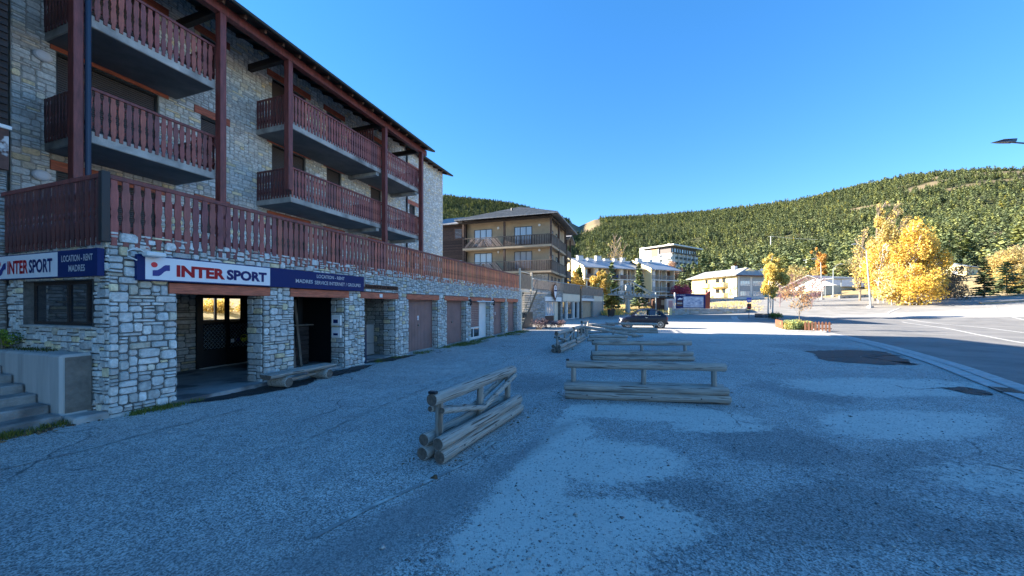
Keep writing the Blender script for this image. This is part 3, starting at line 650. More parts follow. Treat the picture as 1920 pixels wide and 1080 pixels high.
# carved board above the niche
def text_obj(txt, x, z, h, mt, plane, parent, base, width=None, name='lettering', bold=0.0, italic=False, align='LEFT'):
    cu = bpy.data.curves.new(name, 'FONT'); cu.body = txt; cu.size = 1.0; cu.align_x = align; cu.extrude = .004; cu.offset = bold; cu.resolution_u = 3
    if italic: cu.shear = .25
    ob = bpy.data.objects.new(name, cu); COL.objects.link(ob); bpy.context.view_layer.update()
    me = bpy.data.meshes.new_from_object(ob.evaluated_get(bpy.context.evaluated_depsgraph_get())); bpy.data.objects.remove(ob); bpy.data.curves.remove(cu)
    co = np.empty(len(me.vertices)*3, dtype=np.float32); me.vertices.foreach_get('co', co); co = co.reshape(-1, 3)
    mn, mx = co.min(0), co.max(0); sy = h/(mx[1]-mn[1]); sx = (width/(mx[0]-mn[0])) if width else sy
    u = (co[:,0]-mn[0])*sx; v = (co[:,1]-mn[1])*sy
    if align == 'CENTER': u -= (mx[0]-mn[0])*sx/2
    P = np.array([plane(x+a, z+b, c) for a, b, c in zip(u, v, co[:,2])])-np.array(base)
    me.vertices.foreach_set('co', P.astype(np.float32).ravel()); me.materials.clear(); me.materials.append(mt); me.update()
    o = bpy.data.objects.new(name, me); COL.objects.link(o); o.parent = parent; return o
mb = MB(); mb.bevbox(8.92, 10.56, FY-.05, FY-.02, 2.235, 2.375, .004)
cb = thing('name_board', (9.74, FY-.05, 2.235), 'narrow weathered residence name board on the stones above the niche lintel', 'sign', frame=True)
build('board', mb, M['brownwood'], cb)
text_obj('RESIDENCE LES MADRES', 8.98, 2.265, .08, M['greywood'], lambda u, v, d: (u, FY-.053-abs(d), v), cb, cb['_o'], width=1.5, bold=.02)
# terrace slab, upper walls
bp('terrace_slab', MB().box(3.40, XE-.02, FY+.02, 13.3, 2.62, 2.88), M['concrete'])
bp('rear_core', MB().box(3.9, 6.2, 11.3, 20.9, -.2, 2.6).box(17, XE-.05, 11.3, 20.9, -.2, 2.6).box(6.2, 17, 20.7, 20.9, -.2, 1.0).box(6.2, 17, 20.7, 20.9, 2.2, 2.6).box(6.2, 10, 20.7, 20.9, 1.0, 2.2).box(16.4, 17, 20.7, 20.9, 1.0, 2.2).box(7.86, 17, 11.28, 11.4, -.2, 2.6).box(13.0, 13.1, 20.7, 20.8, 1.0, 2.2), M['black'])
bp('shop_floor', MB().box(6.2, 17, 11.22, 20.68, -.1, .05), M['tile']); bp('rear_wall', MB().box(3.2, 23.4, 20.7, 20.95, 2.6, 10.8), M['mortar_up'])
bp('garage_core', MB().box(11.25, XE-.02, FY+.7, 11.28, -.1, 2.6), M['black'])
EY, EZ, SL = 11.0, 10.36, .38                       # eave line, slope of the roof
def zr(y): return EZ+SL*(y-EY)
WY = 13.35; WX0, WX1 = 4.16, 23.40; WTOP = zr(WY)
wins = [  # x0,x1,z0,z1, lintel x0,x1
  (4.85,6.86,5.70,7.90,4.75,7.10),(4.85,6.86,2.88,5.00,4.75,7.10),(4.85,6.86,8.35,10.35,4.75,7.10),
  (7.97,8.55,6.95,7.88,7.78,8.85),(7.97,8.55,4.10,5.05,7.78,8.85),(7.97,8.55,9.6,10.5,7.78,8.85),
  (10.40,11.91,5.70,7.96,10.2,12.15),(10.40,11.91,2.88,5.10,10.2,12.15),(10.40,11.91,8.35,10.5,10.2,12.15),
  (13.03,13.89,5.70,7.98,12.85,14.1),(13.03,13.89,2.88,5.05,12.85,14.1),(13.03,13.89,8.35,10.5,12.85,14.1),
  (15.9,16.75,5.70,7.98,15.7,16.95),(15.9,16.75,2.88,5.05,15.7,16.95),(15.2,17.2,8.35,10.5,15.1,17.3),
  (19.35,19.95,6.6,7.95,19.0,20.3),(19.35,19.95,4.0,5.0,19.0,20.3),(19.35,19.95,9.35,10.2,19.0,20.3)]
def wall_boxes(mb, x0, x1, z0, z1, hs, y0, y1):
    xs = sorted({x0, x1, *[h[0] for h in hs], *[h[1] for h in hs]})
    for a, b in zip(xs[:-1], xs[1:]):
        z = z0
        for h in sorted([h for h in hs if h[0] <= a+1e-6 and h[1] >= b-1e-6], key=lambda h: h[2]):
            if h[2] > z: mb.box(a, b, y0, y1, z, h[2])
            z = max(z, h[3])
        if z < z1: mb.box(a, b, y0, y1, z, z1)
mb = MB(); wall_boxes(mb, WX0, WX1, 2.8, WTOP-.02, [(w[0], w[1], w[2], w[3]) for w in wins], WY, WY+.3)
mb.box(WX0, WX0+.3, WY+.3, 21, 2.5, 10.9); mb.box(WX1-.3, WX1, WY+.3, 21, -.2, 10.9)
upper_wall = bp('upper_wall', mb, M['mortar_up'])
hs = [(w[0], w[1], w[2], w[3]) for w in wins]+[(w[4], w[5], w[3], w[3]+.24) for w in wins]
masonry('upper_wall', lambda u, v, d: (u, WY-d, v), WX0, WX1, 2.9, WTOP-.03, hs, cu=.072, cv=.052, wmax=6, hmax=3, tone=1.0, warm=.18, proud=(.008,.022), gap=.005)
masonry('upper_wall', lambda u, v, d: (WX1+d, u, v), WY, 15.5, 0, WTOP-.03, cu=.13, cv=.09, wmax=5, hmax=3, tone=1.1, warm=.4)
for n, (x0, x1, z0, z1, l0, l1) in enumerate(wins):
    w = bp('window', MB().box(x0, x0+.05, WY+.08, WY+.14, z0, z1).box(x1-.05, x1, WY+.08, WY+.14, z0, z1).box(x0+.05, x1-.05, WY+.08, WY+.14, z1-.06, z1).box(x0, x1, WY+.16, WY+.18, z0, z1), M['black'])
    mb = MB(); k = z0
    while k < z1-.09: mb.add([(x0+.05, WY+.12, k), (x1-.05, WY+.12, k), (x1-.05, WY+.10, k+.012), (x0+.05, WY+.10, k+.012), (x0+.05, WY+.10, k+.045), (x1-.05, WY+.10, k+.045), (x1-.05, WY+.12, k+.055), (x0+.05, WY+.12, k+.055)], [(0,1,2,3),(3,2,5,4),(4,5,6,7)]); k += .056
    bp('roller_blind', mb, M['shutter'], w)
    bp('window_lintel', MB().bevbox(l0, l1, WY-.03, WY+.25, z1+.002, z1+.235, .006), M['orange'] if n % 3 else M['orange'], w)
for (x, z) in ((4.62, 7.62), (4.6, 4.80), (12.45, 7.35), (18.3, 7.3)):
    o = bp('oval_lamp', MB(), M['white']) if False else None
    mb = MB(); V = []; F = []; n = 16
    for i, (rr_, yy) in enumerate(((1, 0), (1, .05), (.8, .085), (.5, .10))):
        for k in range(n): a = 2*math.pi*k/n; V.append((x+.155*rr_*math.cos(a), WY-.02-yy, z+.125*rr_*math.sin(a)))
    for i in range(3):
        for k in range(n): F.append((i*n+k, i*n+(k+1)%n, (i+1)*n+(k+1)%n, (i+1)*n+k))
    F.append(tuple(3*n+k for k in range(n))); mb.add(V, F)
    L_ = bp('oval_lamp', mb, M['signwhite'], smooth=False)
    ring(mb2 := MB(), x, WY-.105, z, .085, .10, 18); bp('lamp_ring', mb2, M['galv'], L_)
# roof: deck, slates rows at the edge, fascia, ridge, rear slope
mb = MB()
def roofslab(mb, x0, x1, y0, y1, t=.10):
    a, b = zr(y0), zr(y1); mb.add([(x0,y0,a),(x1,y0,a),(x1,y1,b),(x0,y1,b),(x0,y0,a+t),(x1,y0,a+t),(x1,y1,b+t),(x0,y1,b+t)], [(0,3,2,1),(4,5,6,7),(0,1,5,4),(1,2,6,5),(2,3,7,6),(3,0,4,7)])
roofslab(mb, 3.0, 18.25, EY, 12.9, .10); roofslab(mb, 3.0, 23.95, 12.9, 17.2, .10)
zz = zr(17.2); mb.add([(3.0,17.2,zz),(23.95,17.2,zz),(23.95,22.5,zz-2.0),(3.0,22.5,zz-2.0),(3.0,17.2,zz+.1),(23.95,17.2,zz+.1),(23.95,22.5,zz-1.9),(3.0,22.5,zz-1.9)], [(0,3,2,1),(4,5,6,7),(0,1,5,4),(1,2,6,5),(2,3,7,6),(3,0,4,7)])
roof = bp('roof', mb, M['darkmetal'])
bp('gutter', MB().tube([(3.0, EY-.05, EZ+.05), (18.27, EY-.05, EZ+.05)], .055, 8), M['darkmetal'], roof)
bp('gutter', MB().tube([(18.3, 12.85, zr(12.9)+.05), (23.97, 12.85, zr(12.9)+.05)], .055, 8), M['darkmetal'], roof)
for k, x in enumerate(np.arange(3.5, 23.6, .62)):
    y0 = EY+.12 if x < 18.1 else 12.98
    mb = MB(); mb.bar((x, y0, zr(y0)-.055), (x, WY+.02, zr(WY)-.055), .075, .11); bp('rafter', mb, M['brownwood'], roof)
bp('sun_gap_filler', MB().box(3.2, WX0-.02, WY+.4, 21, -.2, 11.3), M['mortar_up'])  # hidden filler box added to stop sun leaking between the two houses
bp('gable_wall', MB().box(WX1-.28, WX1-.02, WY+.3, 21, 10.9, 11.3), M['mortar_up'])
# posts, beam, purlins, downpipe
beam = bp('eave_beam', MB().bevbox(3.2, 18.15, 11.36, 11.58, 10.16, 10.43, .01), M['redplain'])
for (x0, x1, z0) in ((4.37,4.53,2.88),(7.28,7.45,2.88),(9.46,9.63,5.72),(14.55,14.72,2.88),(17.64,17.80,2.88)):
    bp('post', MB().bevbox(x0, x1, 11.36, 11.58, z0, 10.157, .01), M['redplain'])
    bp('purlin', MB().bevbox(x0, x1, 11.60, WY+.05, 10.2, 10.42, .01), M['darkwood'])
bp('downpipe', MB().tube([(4.585, 11.34, 10.3), (4.585, 11.34, 2.9)], .05, 12), M['bluepipe'])
bp('downpipe', MB().tube([(19.0, WY-.08, 11.2), (19.0, WY-.08, 2.9)], .045, 10), M['black'])
# slatted railings
def slat_profile(Hs):
    q = [(0,.033),(.10,.033),(.135,.048),(.36,.051),(.40,.040),(.44,.034),(.47,.044),(.50,.044),(.53,.034),(.57,.040),(.61,.051),(.82,.051),(.86,.040),(1.0,.040)]
    return [(w, z*Hs) for z, w in q]+[(-w, z*Hs) for z, w in reversed(q)]
def slat_mesh(Hs, tone, name, plain=False, wd=1.0):
    pr = [(u*wd, v) for u, v in slat_profile(Hs)] if not plain else [(.038,0),(.038,Hs),(-.038,Hs),(-.038,0)]
    mb = MB(); mb.tint = tone; mb.prism(pr, lambda u, v: (u, 0, v), lambda u, v: (u, .022, v))
    me = bpy.data.meshes.new(name); me.from_pydata(mb.v, [], mb.f); me.materials.append(M['red'])
    at = me.attributes.new('tint', 'FLOAT_VECTOR', 'FACE'); at.data.foreach_set('vector', np.array(mb.t, dtype=np.float32).ravel()); return me
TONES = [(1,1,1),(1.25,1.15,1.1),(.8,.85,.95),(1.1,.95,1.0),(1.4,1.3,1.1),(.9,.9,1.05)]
SM = {}
def slat(par, o0, pos, rz, Hs, tn, plain=False):
    key = (Hs, tn, plain)
    if key not in SM: SM[key] = slat_mesh(Hs, tn, 'slat', plain)
    o = bpy.data.objects.new('slat', SM[key]); COL.objects.link(o); o.parent = par; o.location = (pos[0]-B0[0], pos[1]-B0[1], pos[2]-B0[2]); o.rotation_euler = (random.uniform(-.008,.008), random.uniform(-.006,.006), rz); return o
def slat_geo(mb, pos, rz, Hs, tn):
    mb.tint = tn; c, s = math.cos(rz), math.sin(rz)
    pr = [(.031,0),(.031,.12*Hs),(.047,.16*Hs),(.047,.38*Hs),(.031,.46*Hs),(.040,.5*Hs),(.031,.54*Hs),(.047,.62*Hs),(.047,.84*Hs),(.036,Hs)]; pr = pr+[(-a, b) for a, b in reversed(pr)]
    f = lambda u, v, d: (pos[0]+u*c-d*s, pos[1]+u*s+d*c, pos[2]+v)
    mb.prism(pr, lambda u, v: f(u, v, 0), lambda u, v: f(u, v, .022))
# terrace railing (warmer, less faded wood farther along)
ter = bp('terrace_railing', MB().bevbox(3.30, XE-.3, FY-.045, FY-.005, 3.70, 3.77, .006).bevbox(3.30, XE-.3, FY+.0, FY+.04, 3.45, 3.53, .006).bevbox(3.30, XE-.3, FY+.0, FY+.04, 2.93, 3.01, .006), M['redplain'])
bp('corner_post', MB().bevbox(3.26, 3.36, FY-.07, FY+.03, 2.72, 3.80, .008), M['black'], ter)
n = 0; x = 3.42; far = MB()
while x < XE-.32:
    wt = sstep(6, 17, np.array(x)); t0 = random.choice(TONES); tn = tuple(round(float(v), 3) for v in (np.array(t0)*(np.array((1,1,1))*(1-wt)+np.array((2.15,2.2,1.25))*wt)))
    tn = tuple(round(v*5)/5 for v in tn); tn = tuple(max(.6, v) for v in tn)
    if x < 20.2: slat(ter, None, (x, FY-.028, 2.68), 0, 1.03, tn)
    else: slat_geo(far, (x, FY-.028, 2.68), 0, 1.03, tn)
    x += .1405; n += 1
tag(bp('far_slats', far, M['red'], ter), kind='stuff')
y = FY+.10
sr = bp('side_railing', MB().bevbox(3.27, 3.31, FY+.03, 10.84, 3.70, 3.77, .006).bevbox(3.32, 3.36, FY+.03, 10.84, 3.45, 3.53, .006).bevbox(3.32, 3.36, FY+.03, 10.84, 2.93, 3.01, .006), M['redplain'])
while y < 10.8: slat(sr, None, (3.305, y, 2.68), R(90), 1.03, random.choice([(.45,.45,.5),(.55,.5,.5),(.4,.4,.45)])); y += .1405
# hanging fascia on the side: nothing else; balconies
def balcony(x0, x1, zt, individual, dividers=()):
    yf = 11.64
    b = bp('balcony', MB().bevbox(x0, x1, yf, WY, zt-.26, zt, .01), M['concrete'])
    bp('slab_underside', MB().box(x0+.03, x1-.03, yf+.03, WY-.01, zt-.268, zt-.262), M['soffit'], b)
    r = MB()
    for z in (zt+.93,): r.bevbox(x0-.02, x1+.02, yf-.05, yf, z-.02, z+.05, .006)
    for z in (zt+.14, zt+.70): r.bevbox(x0, x1, yf, yf+.035, z, z+.07, .005)
    for xx in (x0, x1-.035):
        r.bevbox(xx, xx+.035, yf+.04, WY-.03, zt+.14, zt+.21, .005); r.bevbox(xx, xx+.035, yf+.04, WY-.03, zt+.91, zt+.98, .005)
    bp('rail', r, M['redplain'], b); far = MB(); xx = x0+.05; cnt = 0
    while xx < x1-.02:
        tn = random.choice(TONES)
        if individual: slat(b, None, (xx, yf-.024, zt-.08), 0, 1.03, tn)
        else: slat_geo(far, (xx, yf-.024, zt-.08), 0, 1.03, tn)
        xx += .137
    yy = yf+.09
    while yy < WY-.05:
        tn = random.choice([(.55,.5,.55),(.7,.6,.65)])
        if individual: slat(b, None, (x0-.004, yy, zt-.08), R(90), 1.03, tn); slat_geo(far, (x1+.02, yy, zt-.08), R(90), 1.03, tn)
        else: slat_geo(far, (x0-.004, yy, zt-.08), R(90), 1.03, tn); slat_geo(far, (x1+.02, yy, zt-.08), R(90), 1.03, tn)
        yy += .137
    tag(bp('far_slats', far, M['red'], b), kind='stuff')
    for d in dividers:
        bp('cross_beam', MB().box(d, d+.2, yf+.05, WY, zt-.42, zt-.27), M['concrete'], b)
    return b
balcony(4.66, 7.32, 8.27, True); balcony(4.66, 7.32, 5.66, True)
balcony(9.78, 14.57, 8.27, True, (14.3,)); balcony(9.78, 14.57, 5.66, True, (14.3,))
balcony(14.82, 17.92, 8.27, False, (17.5,)); balcony(14.82, 17.92, 5.66, False, (17.5,))
mb = MB()
for k in range(11): slat_geo(mb, (14.2, 11.8+k*.137, 8.4), R(90), 1.6, (.4,.4,.45))
tag(bp('balcony_screen', mb, M['red']), kind='stuff')
# side window under the small sign
sw = bp('side_window', MB().box(3.50, 3.54, 8.15, 8.21, 1.40, 2.16).box(3.50, 3.54, 10.32, 10.38, 1.40, 2.16).box(3.50, 3.54, 8.21, 10.32, 2.10, 2.16).box(3.50, 3.54, 8.21, 10.32, 1.40, 1.46).box(3.49, 3.54, 8.62, 8.68, 1.46, 2.10).box(3.49, 3.54, 9.20, 9.27, 1.46, 2.10), M['darkwood'])
for a, b in ((8.21,8.62),(8.68,9.20),(9.27,10.32)): bp('pane', MB().box(3.515, 3.525, a, b, 1.46, 2.10), M['glass'], sw)
bp('blind', MB().box(3.60, 3.62, 9.27, 10.32, 1.46, 2.10), M['concrete'], sw)
bp('sill', MB().bevbox(3.33, 3.50, 8.15, 10.38, 1.37, 1.405, .006), M['concrete'], sw)
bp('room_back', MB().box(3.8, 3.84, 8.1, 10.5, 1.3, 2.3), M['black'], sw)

lay = dict(front_wall=(front_wall, B0), side_wall=(side_wall, B0), reveal_l=(front_wall, B0), reveal_r=(front_wall, B0), entry_wall=(entry_wall, B0), niche_wall=(bpy.data.objects['niche_wall'], B0), upper_wall=(upper_wall, B0))
lay_stones(lay)

# ------------------------------------------------------------------ signs
def sport_logo(par, base, plane, x, z, h):
    """round red dot over a slanted blue swoosh"""
    n = 18; r = h*.19; cx, cz = x+h*.20, z+h*.80
    build('logo_dot', MB().prism([(cx+r*math.cos(2*math.pi*i/n), cz+r*math.sin(2*math.pi*i/n)) for i in range(n)], lambda u, v: plane(u, v, 0), lambda u, v: plane(u, v, .004)), M['txtred'], par)
    top = [(.10,.42),(.38,.46),(.56,.60),(.74,.80),(.86,.88),(1.12,.90)]; bot = [(1.12,.46),(.90,.44),(.76,.34),(.60,.12),(.46,.02),(.10,.0)]
    pg = [(x+a*h, z+b*h*.95) for a, b in top+bot]
    V = [plane(u, v, .004) for u, v in pg]; k = len(top)
    F = [(i, 2*k-1-i, 2*k-2-i, i+1) for i in range(k-1)]
    build('logo_swoosh', MB().add(V, F), M['txtnavy'], par)
def sign(name, base, plane, L, z0, z1, split, label, small):
    s = thing(name, base, label, 'sign', frame=True); h = z1-z0
    def P(u, v, d): return plane(u, v, d)
    def slab(nm, u0, u1, v0, v1, d0, d1, m): 
        V = [P(u0,v0,d0),P(u1,v0,d0),P(u1,v1,d0),P(u0,v1,d0),P(u0,v0,d1),P(u1,v0,d1),P(u1,v1,d1),P(u0,v1,d1)]
        build(nm, MB().add(V, [(0,3,2,1),(4,5,6,7),(0,1,5,4),(1,2,6,5),(2,3,7,6),(3,0,4,7)]), m, s)
    return s, slab, P
# long front sign: along x, front face toward -y
pl = lambda u, v, d: (u, FY-.11-d, v)
s, slab, P = sign('shop_sign', (6.2, FY-.11, 2.16), pl, 5.1, 2.16, 2.58, 5.9, 'long sports shop sign in white and navy across the front of the stone building', False)
slab('panel_box', 3.66, 8.84, 2.155, 2.575, -.10, 0, M['navy']); slab('white_panel', 3.76, 5.92, 2.175, 2.555, .001, .005, M['signwhite'])
pl2 = lambda u, v, d: (u, FY-.117-abs(d)*.5, v)
sport_logo(s, None, pl2, 3.83, 2.235, .235)
for ch, x0, w, m in (('INTER', 4.19, .80, 'txtred'), ('SPORT', 5.02, .82, 'txtnavy')):
    text_obj(ch, x0, 2.245, .205, M[m], pl2, s, s['_o'], width=w, bold=.05, name='lettering')
pl3 = lambda u, v, d: (u, FY-.113-abs(d)*.5, v)
text_obj('LOCATION - RENT', 7.62, 2.43, .088, M['txtwhite'], pl3, s, s['_o'], width=.92, align='CENTER', bold=.022)
text_obj('MADRES', 6.80, 2.28, .088, M['txtwhite'], pl3, s, s['_o'], width=.48, align='CENTER', bold=.022)
text_obj('SERVICE INTERNET / GROUPES', 7.90, 2.268, .092, M['txtwhite'], pl3, s, s['_o'], width=1.6, align='CENTER', bold=.022)
build('lamp_fitting', MB().bevbox(3.70, 3.96, FY-.30, FY-.13, 2.54, 2.62, .02), M['white'], s)
build('cable', MB().tube([(3.72,FY-.2,2.6),(3.60,FY-.22,2.66),(3.50,FY-.2,2.60),(3.52,FY-.16,2.52),(3.64,FY-.14,2.47)], .009, 6), M['white'], s)
build('end_flap', MB().box(8.84, 8.93, FY-.06, FY-.05, 2.30, 2.60), M['cabinet'], s)
# small side sign: along y (reads left to right with y falling), face toward -x
pl = lambda u, v, d: (3.36-.10-d, 10.98-u, v)
s, slab, P = sign('shop_sign', (3.2, 9.4, 2.20), pl, 3.2, 2.20, 2.62, 2.0, 'shorter sports shop sign round the corner above the side window at far left', True)
slab('panel_box', 0, 3.16, 2.20, 2.625, -.08, 0, M['navy']); slab('white_panel', .02, 2.05, 2.215, 2.61, .001, .005, M['signwhite'])
pl4 = lambda u, v, d: (3.36-.107-abs(d)*.5, 10.98-u, v)
sport_logo(s, None, pl4, .09, 2.27, .26)
for ch, x0, w, m in (('INTER', .44, .70, 'txtred'), ('SPORT', 1.17, .74, 'txtnavy')):
    text_obj(ch, x0, 2.29, .23, M[m], pl4, s, s['_o'], width=w, bold=.03)
pl5 = lambda u, v, d: (3.36-.103-abs(d)*.5, 10.98-u, v)
text_obj('LOCATION - RENT', 2.61, 2.44, .105, M['txtwhite'], pl5, s, s['_o'], width=.88, align='CENTER', bold=.022)
text_obj('MADRES', 2.61, 2.28, .105, M['txtwhite'], pl5, s, s['_o'], width=.46, align='CENTER', bold=.022)
# two notice boxes on the second pier reveal side
for k, (z0, lab) in enumerate(((1.18, 'upper white notice box on the stone pier beside the boarded entry'), (.84, 'lower white notice box on the same stone pier, under the other'))):
    t = thing('notice_box', (8.17, FY+.18, z0), lab, 'notice board', frame=True)
    xx = 8.2-.05
    build('case', MB().bevbox(xx-.06, xx, FY+.04, FY+.36, z0, z0+.29, .01), M['white'], t)
    build('sheet', MB().box(xx-.066, xx-.062, FY+.09, FY+.31, z0+.04, z0+.21), M['signwhite'], t)
    build('print', MB().box(xx-.07, xx-.067, FY+.12, FY+.28, z0+.07, z0+.13 if k else z0+.17), M['navy'], t)

# ------------------------------------------------------------------ neighbour at far left: stone pier, peeling panel, dark boards
nb = thing('boarded_house', (2.4, 10.86, 0), 'dark boarded house wall standing at the far left edge over grey stone', 'house', frame=True)
build('stone_base', MB().box(-2.0, 3.36, 10.90, 14, -.2, 4.2), M['mortar'], nb)
masonry('nb', lambda u, v, d: (u, 10.90-d, v), 1.8, 3.36, .6, 4.15, cu=.10, cv=.035, wmax=6, hmax=2, tone=.55)
lay_stones({'nb': (bpy.data.objects['stone_base'], nb['_o'])}, 0)
build('peeling_panel', MB().box(-2, 3.36, 10.84, 11, 4.2, 4.93), mat('peeling_brown_panel', (.10,.05,.04), .8, grain=.3, patch=((.5,.5,.5),2.2,.50,.53)), nb)
build('ledge', MB().bevbox(-2, 3.39, 10.80, 11.1, 4.93, 5.0, .01), M['white'], nb)
for k in range(46):
    mb = MB(); t = random.uniform(.7, 1.3); mb.tint = (t,t,t); z = 5.0+k*.13; mb.add([(-2,10.86,z),(3.36,10.86,z),(3.36,10.89,z+.135),(-2,10.89,z+.135),(-2,10.93,z),(3.36,10.93,z),(3.36,10.93,z+.135),(-2,10.93,z+.135)], [(0,1,2,3),(1,5,6,2),(0,4,5,1),(4,7,6,5),(0,3,7,4)])
    build('board', mb, M['darkwood'], nb)
build('wall', MB().box(-40, 3.34, 10.93, 22, -.2, 11), M['darkwood'], nb)
build('roof', MB().bevbox(-40.5, 3.5, 10.4, 16.5, 11.0, 11.15, .02).add([(-40.5,16.5,11.1),(3.5,16.5,11.1),(3.5,22,12.4),(-40.5,22,12.4)],[(0,1,2,3)]), M['slate'], nb)

# retaining wall and steps
rw = thing('retaining_wall', (3.1, 8.2, 0), 'streaked concrete retaining wall beside the steps under the side window', 'wall', frame=True)
mb = MB(); mb.bevbox(3.0, 3.36, 8.16, 10.85, -.1, 1.0, .03); mb.box(-1.0, 3.02, 11.2, 11.4, -.1, 1.0)
build('wall', mb, mat('streaked_concrete', (.42,.41,.39), .9, grain=.10, gscale=2, bump=.05, bscale=30, stretch=(5,5,.5), patch=((.26,.255,.245),1.2,.50,.8)), rw)
build('footing', MB().bevbox(3.0, 3.55, 7.78, 8.13, -.1, .10, .03).bevbox(2.98, 3.3, 8.13, 8.5, -.1, .12, .02), M['concrete'], rw)
build('render_patch', MB().bevbox(3.05, 3.33, 8.145, 8.157, .12, .96, .003), mat('brown_render', (.17,.15,.13), .95, grain=.3, bump=.4), rw)
M['oldstep'] = mat('old_step_concrete', (.25,.24,.225), .95, grain=.35, gscale=4, bump=.7, bscale=30, patch=((.12,.115,.11),2.2,.48,.7))
st = thing('outdoor_steps', (2.0, 8.3, 0), 'worn concrete steps climbing along the retaining wall at lower left', 'steps', frame=True)
for k in range(8):
    mb = MB(); mb.bevbox(-1.5, 2.99+random.uniform(-.01,.01), 8.02+k*.37, 8.02+(k+1)*.37+.25, -.1+.0*k, .13+k*.128, .02)
    build('step', mb, M['oldstep'], st)
# ------------------------------------------------------------------ log barriers
LOGM = {}
def log_part(name, a, b, r, parent, mt=None, n=14, bend=.006, seg=7, endm=True, flat=False):
    a = Vector(a); b = Vector(b); L_ = (b-a).length; mb = MB()
    pts = []; rad = []
    ph = random.uniform(0, 6)
    for i in range(seg+1):
        t = i/seg; p = a.lerp(b, t); p = p+Vector((math.sin(ph+t*5)*bend, 0, math.cos(ph*1.7+t*4)*bend)); pts.append(p); rad.append(r*(1+.03*math.sin(ph*3+t*9)))
    d = (b-a).normalized()
    pts = [a-d*.0]+[a+d*.012]+pts[1:-1]+[b-d*.012]+[b]; rad = [r*.88]+[r]+rad[1:-1]+[r]+[r*.88]
    mb.tube(pts, rad, n, cap=False, jit=.028)
    k = len(pts); mb.mi = 1
    for ring_, rv in ((0, True), (k-1, False)):    # end discs, slightly dished with a check crack
        f = [ring_*n+i for i in range(n)]; c = pts[ring_]+d*(.004 if rv else -.004); mb.v.append(tuple(c)); ci = len(mb.v)-1
        for i in range(n):
            q = (f[i], f[(i+1)%n], ci); mb.f.append(q if not rv else q[::-1]); mb.t.append((1,1,1)); mb.m.append(1)
    mb.tint = (1,1,1)
    o = build(name, mb, [mt or M['log'], M['logend']], parent, smooth=False)
    for p in o.data.polygons: p.use_smooth = p.material_index == 0
    return o
def barrier(label, x, y, rz, Lh, z=None, brace=True, group='log barriers across the parking area', tilt=0.0, posts=3, lower=True, rail_h=.66, square=False):
    z = zground(x, y) if z is None else z
    t = thing('log_barrier', (x, y, z), label, 'barrier', group, rz=rz); t.rotation_euler = (tilt, 0, rz)
    h = Lh/2
    M_post = M['logz']
    if lower:
        for s in (-1, 1):
            log_part('base_log', (-h, s*.118, .078), (h, s*.118+random.uniform(-.01,.01), .078), .078, t)
            log_part('base_log', (-h+.02*s, s*.112, .228), (h-.03, s*.112, .226), .074, t)
    px_ = [-h+.16, 0.0, h-.22] if posts == 3 else [-h+.2, h-.2]
    for k, x0 in enumerate(px_): log_part('post', (x0, 0, .02), (x0+random.uniform(-.01,.01), 0, rail_h-.03), .046, t, M_post, n=10, seg=3, bend=.002)
    log_part('top_rail', (-h+.02, 0, rail_h+.03), (h-.03, 0, rail_h+.03), .078, t)
    if brace:
        for s in (-1, 1):
            log_part('brace', (-h+.10, s*.085, rail_h-.10), (-.05, s*.085, .36), .036, t, n=10, seg=3)
            log_part('brace', (-.05, s*.085, .36), (h-.10, s*.075, rail_h-.04), .036, t, n=10, seg=3)
    mb = MB(); mb.bevbox(-h+.015, -h+.075, -.05, .05, rail_h+.095, rail_h+.125, .006); build('rail_bracket', mb, M['black'], t)
    for s in (-1, 1):
        for x0 in (-h+.4, .1, h-.5): build('bolt', MB().tube([(x0, s*.188, .09), (x0, s*.197, .09)], .012, 6), M['black'], t)
    return t
def ang(dx, dy): return math.atan2(dy, dx)
barrier('nearest log barrier with V braces, seen end-on in the middle foreground', -.44, 5.10, ang(.93, 2.0), 2.20)
barrier('long log barrier seen from its side at centre right, nearest of the two crosswise ones', 2.44, 6.85, ang(2.82, -.42), 2.88, brace=False, rail_h=.60)
barrier('second crosswise log barrier, just behind the long near one', 4.12, 11.75, ang(3.2, -.05), 3.18, brace=False, rail_h=.52)
barrier('log barrier with V braces at the start of the far left row', 2.10, 14.7, ang(.40, 1.0), 2.65)
barrier('log barrier without braces following on behind it in the far left row', 3.12, 17.5, ang(.36, 1.0), 2.45, brace=False)
t = thing('collapsed_barrier', (5.5, 20.2, zground(5.5, 20.2)), 'collapsed log barrier with two long rails sloping down towards the parked car', 'barrier')
log_part('top_rail', (-1.6, .3, .55), (1.35, -.3, .09), .085, t); log_part('base_log', (-.75, 1.8, .56), (1.75, 1.3, .27), .078, t)
log_part('post', (-1.35, .28, .0), (-1.38, .28, .46), .06, t, M['logz'], n=10, seg=3); log_part('post', (.45, 1.55, .0), (.45, 1.55, .36), .05, t, M['logz'], n=10, seg=3); log_part('post', (1.62, 1.32, .0), (1.62, 1.32, .22), .05, t, M['logz'], n=10, seg=3)
log_part('brace', (1.0, -.15, .05), (1.5, -.45, .12), .06, t); log_part('brace', (-1.5, .7, .12), (.2, .1, .30), .05, t)
barrier('log barrier end-on farther back, behind the slumped one', 4.75, 24.0, ang(.36, 1.0), 2.9, brace=False)
barrier('far log barrier lying in front of the bonnet of the parked car', 7.6, 23.6, ang(2.6, -.75), 3.2, brace=False, rail_h=.52)
t = thing('fallen_log', (4.6, 17.9, zground(4.6, 17.9)), 'single thick log lying on the ground beside the slumped barrier', 'log', rz=ang(2.2, -.1))
log_part('trunk', (-.95, 0, .08), (.95, .05, .08), .085, t); log_part('trunk', (-.85, .02, .235), (1.0, .06, .23), .075, t)
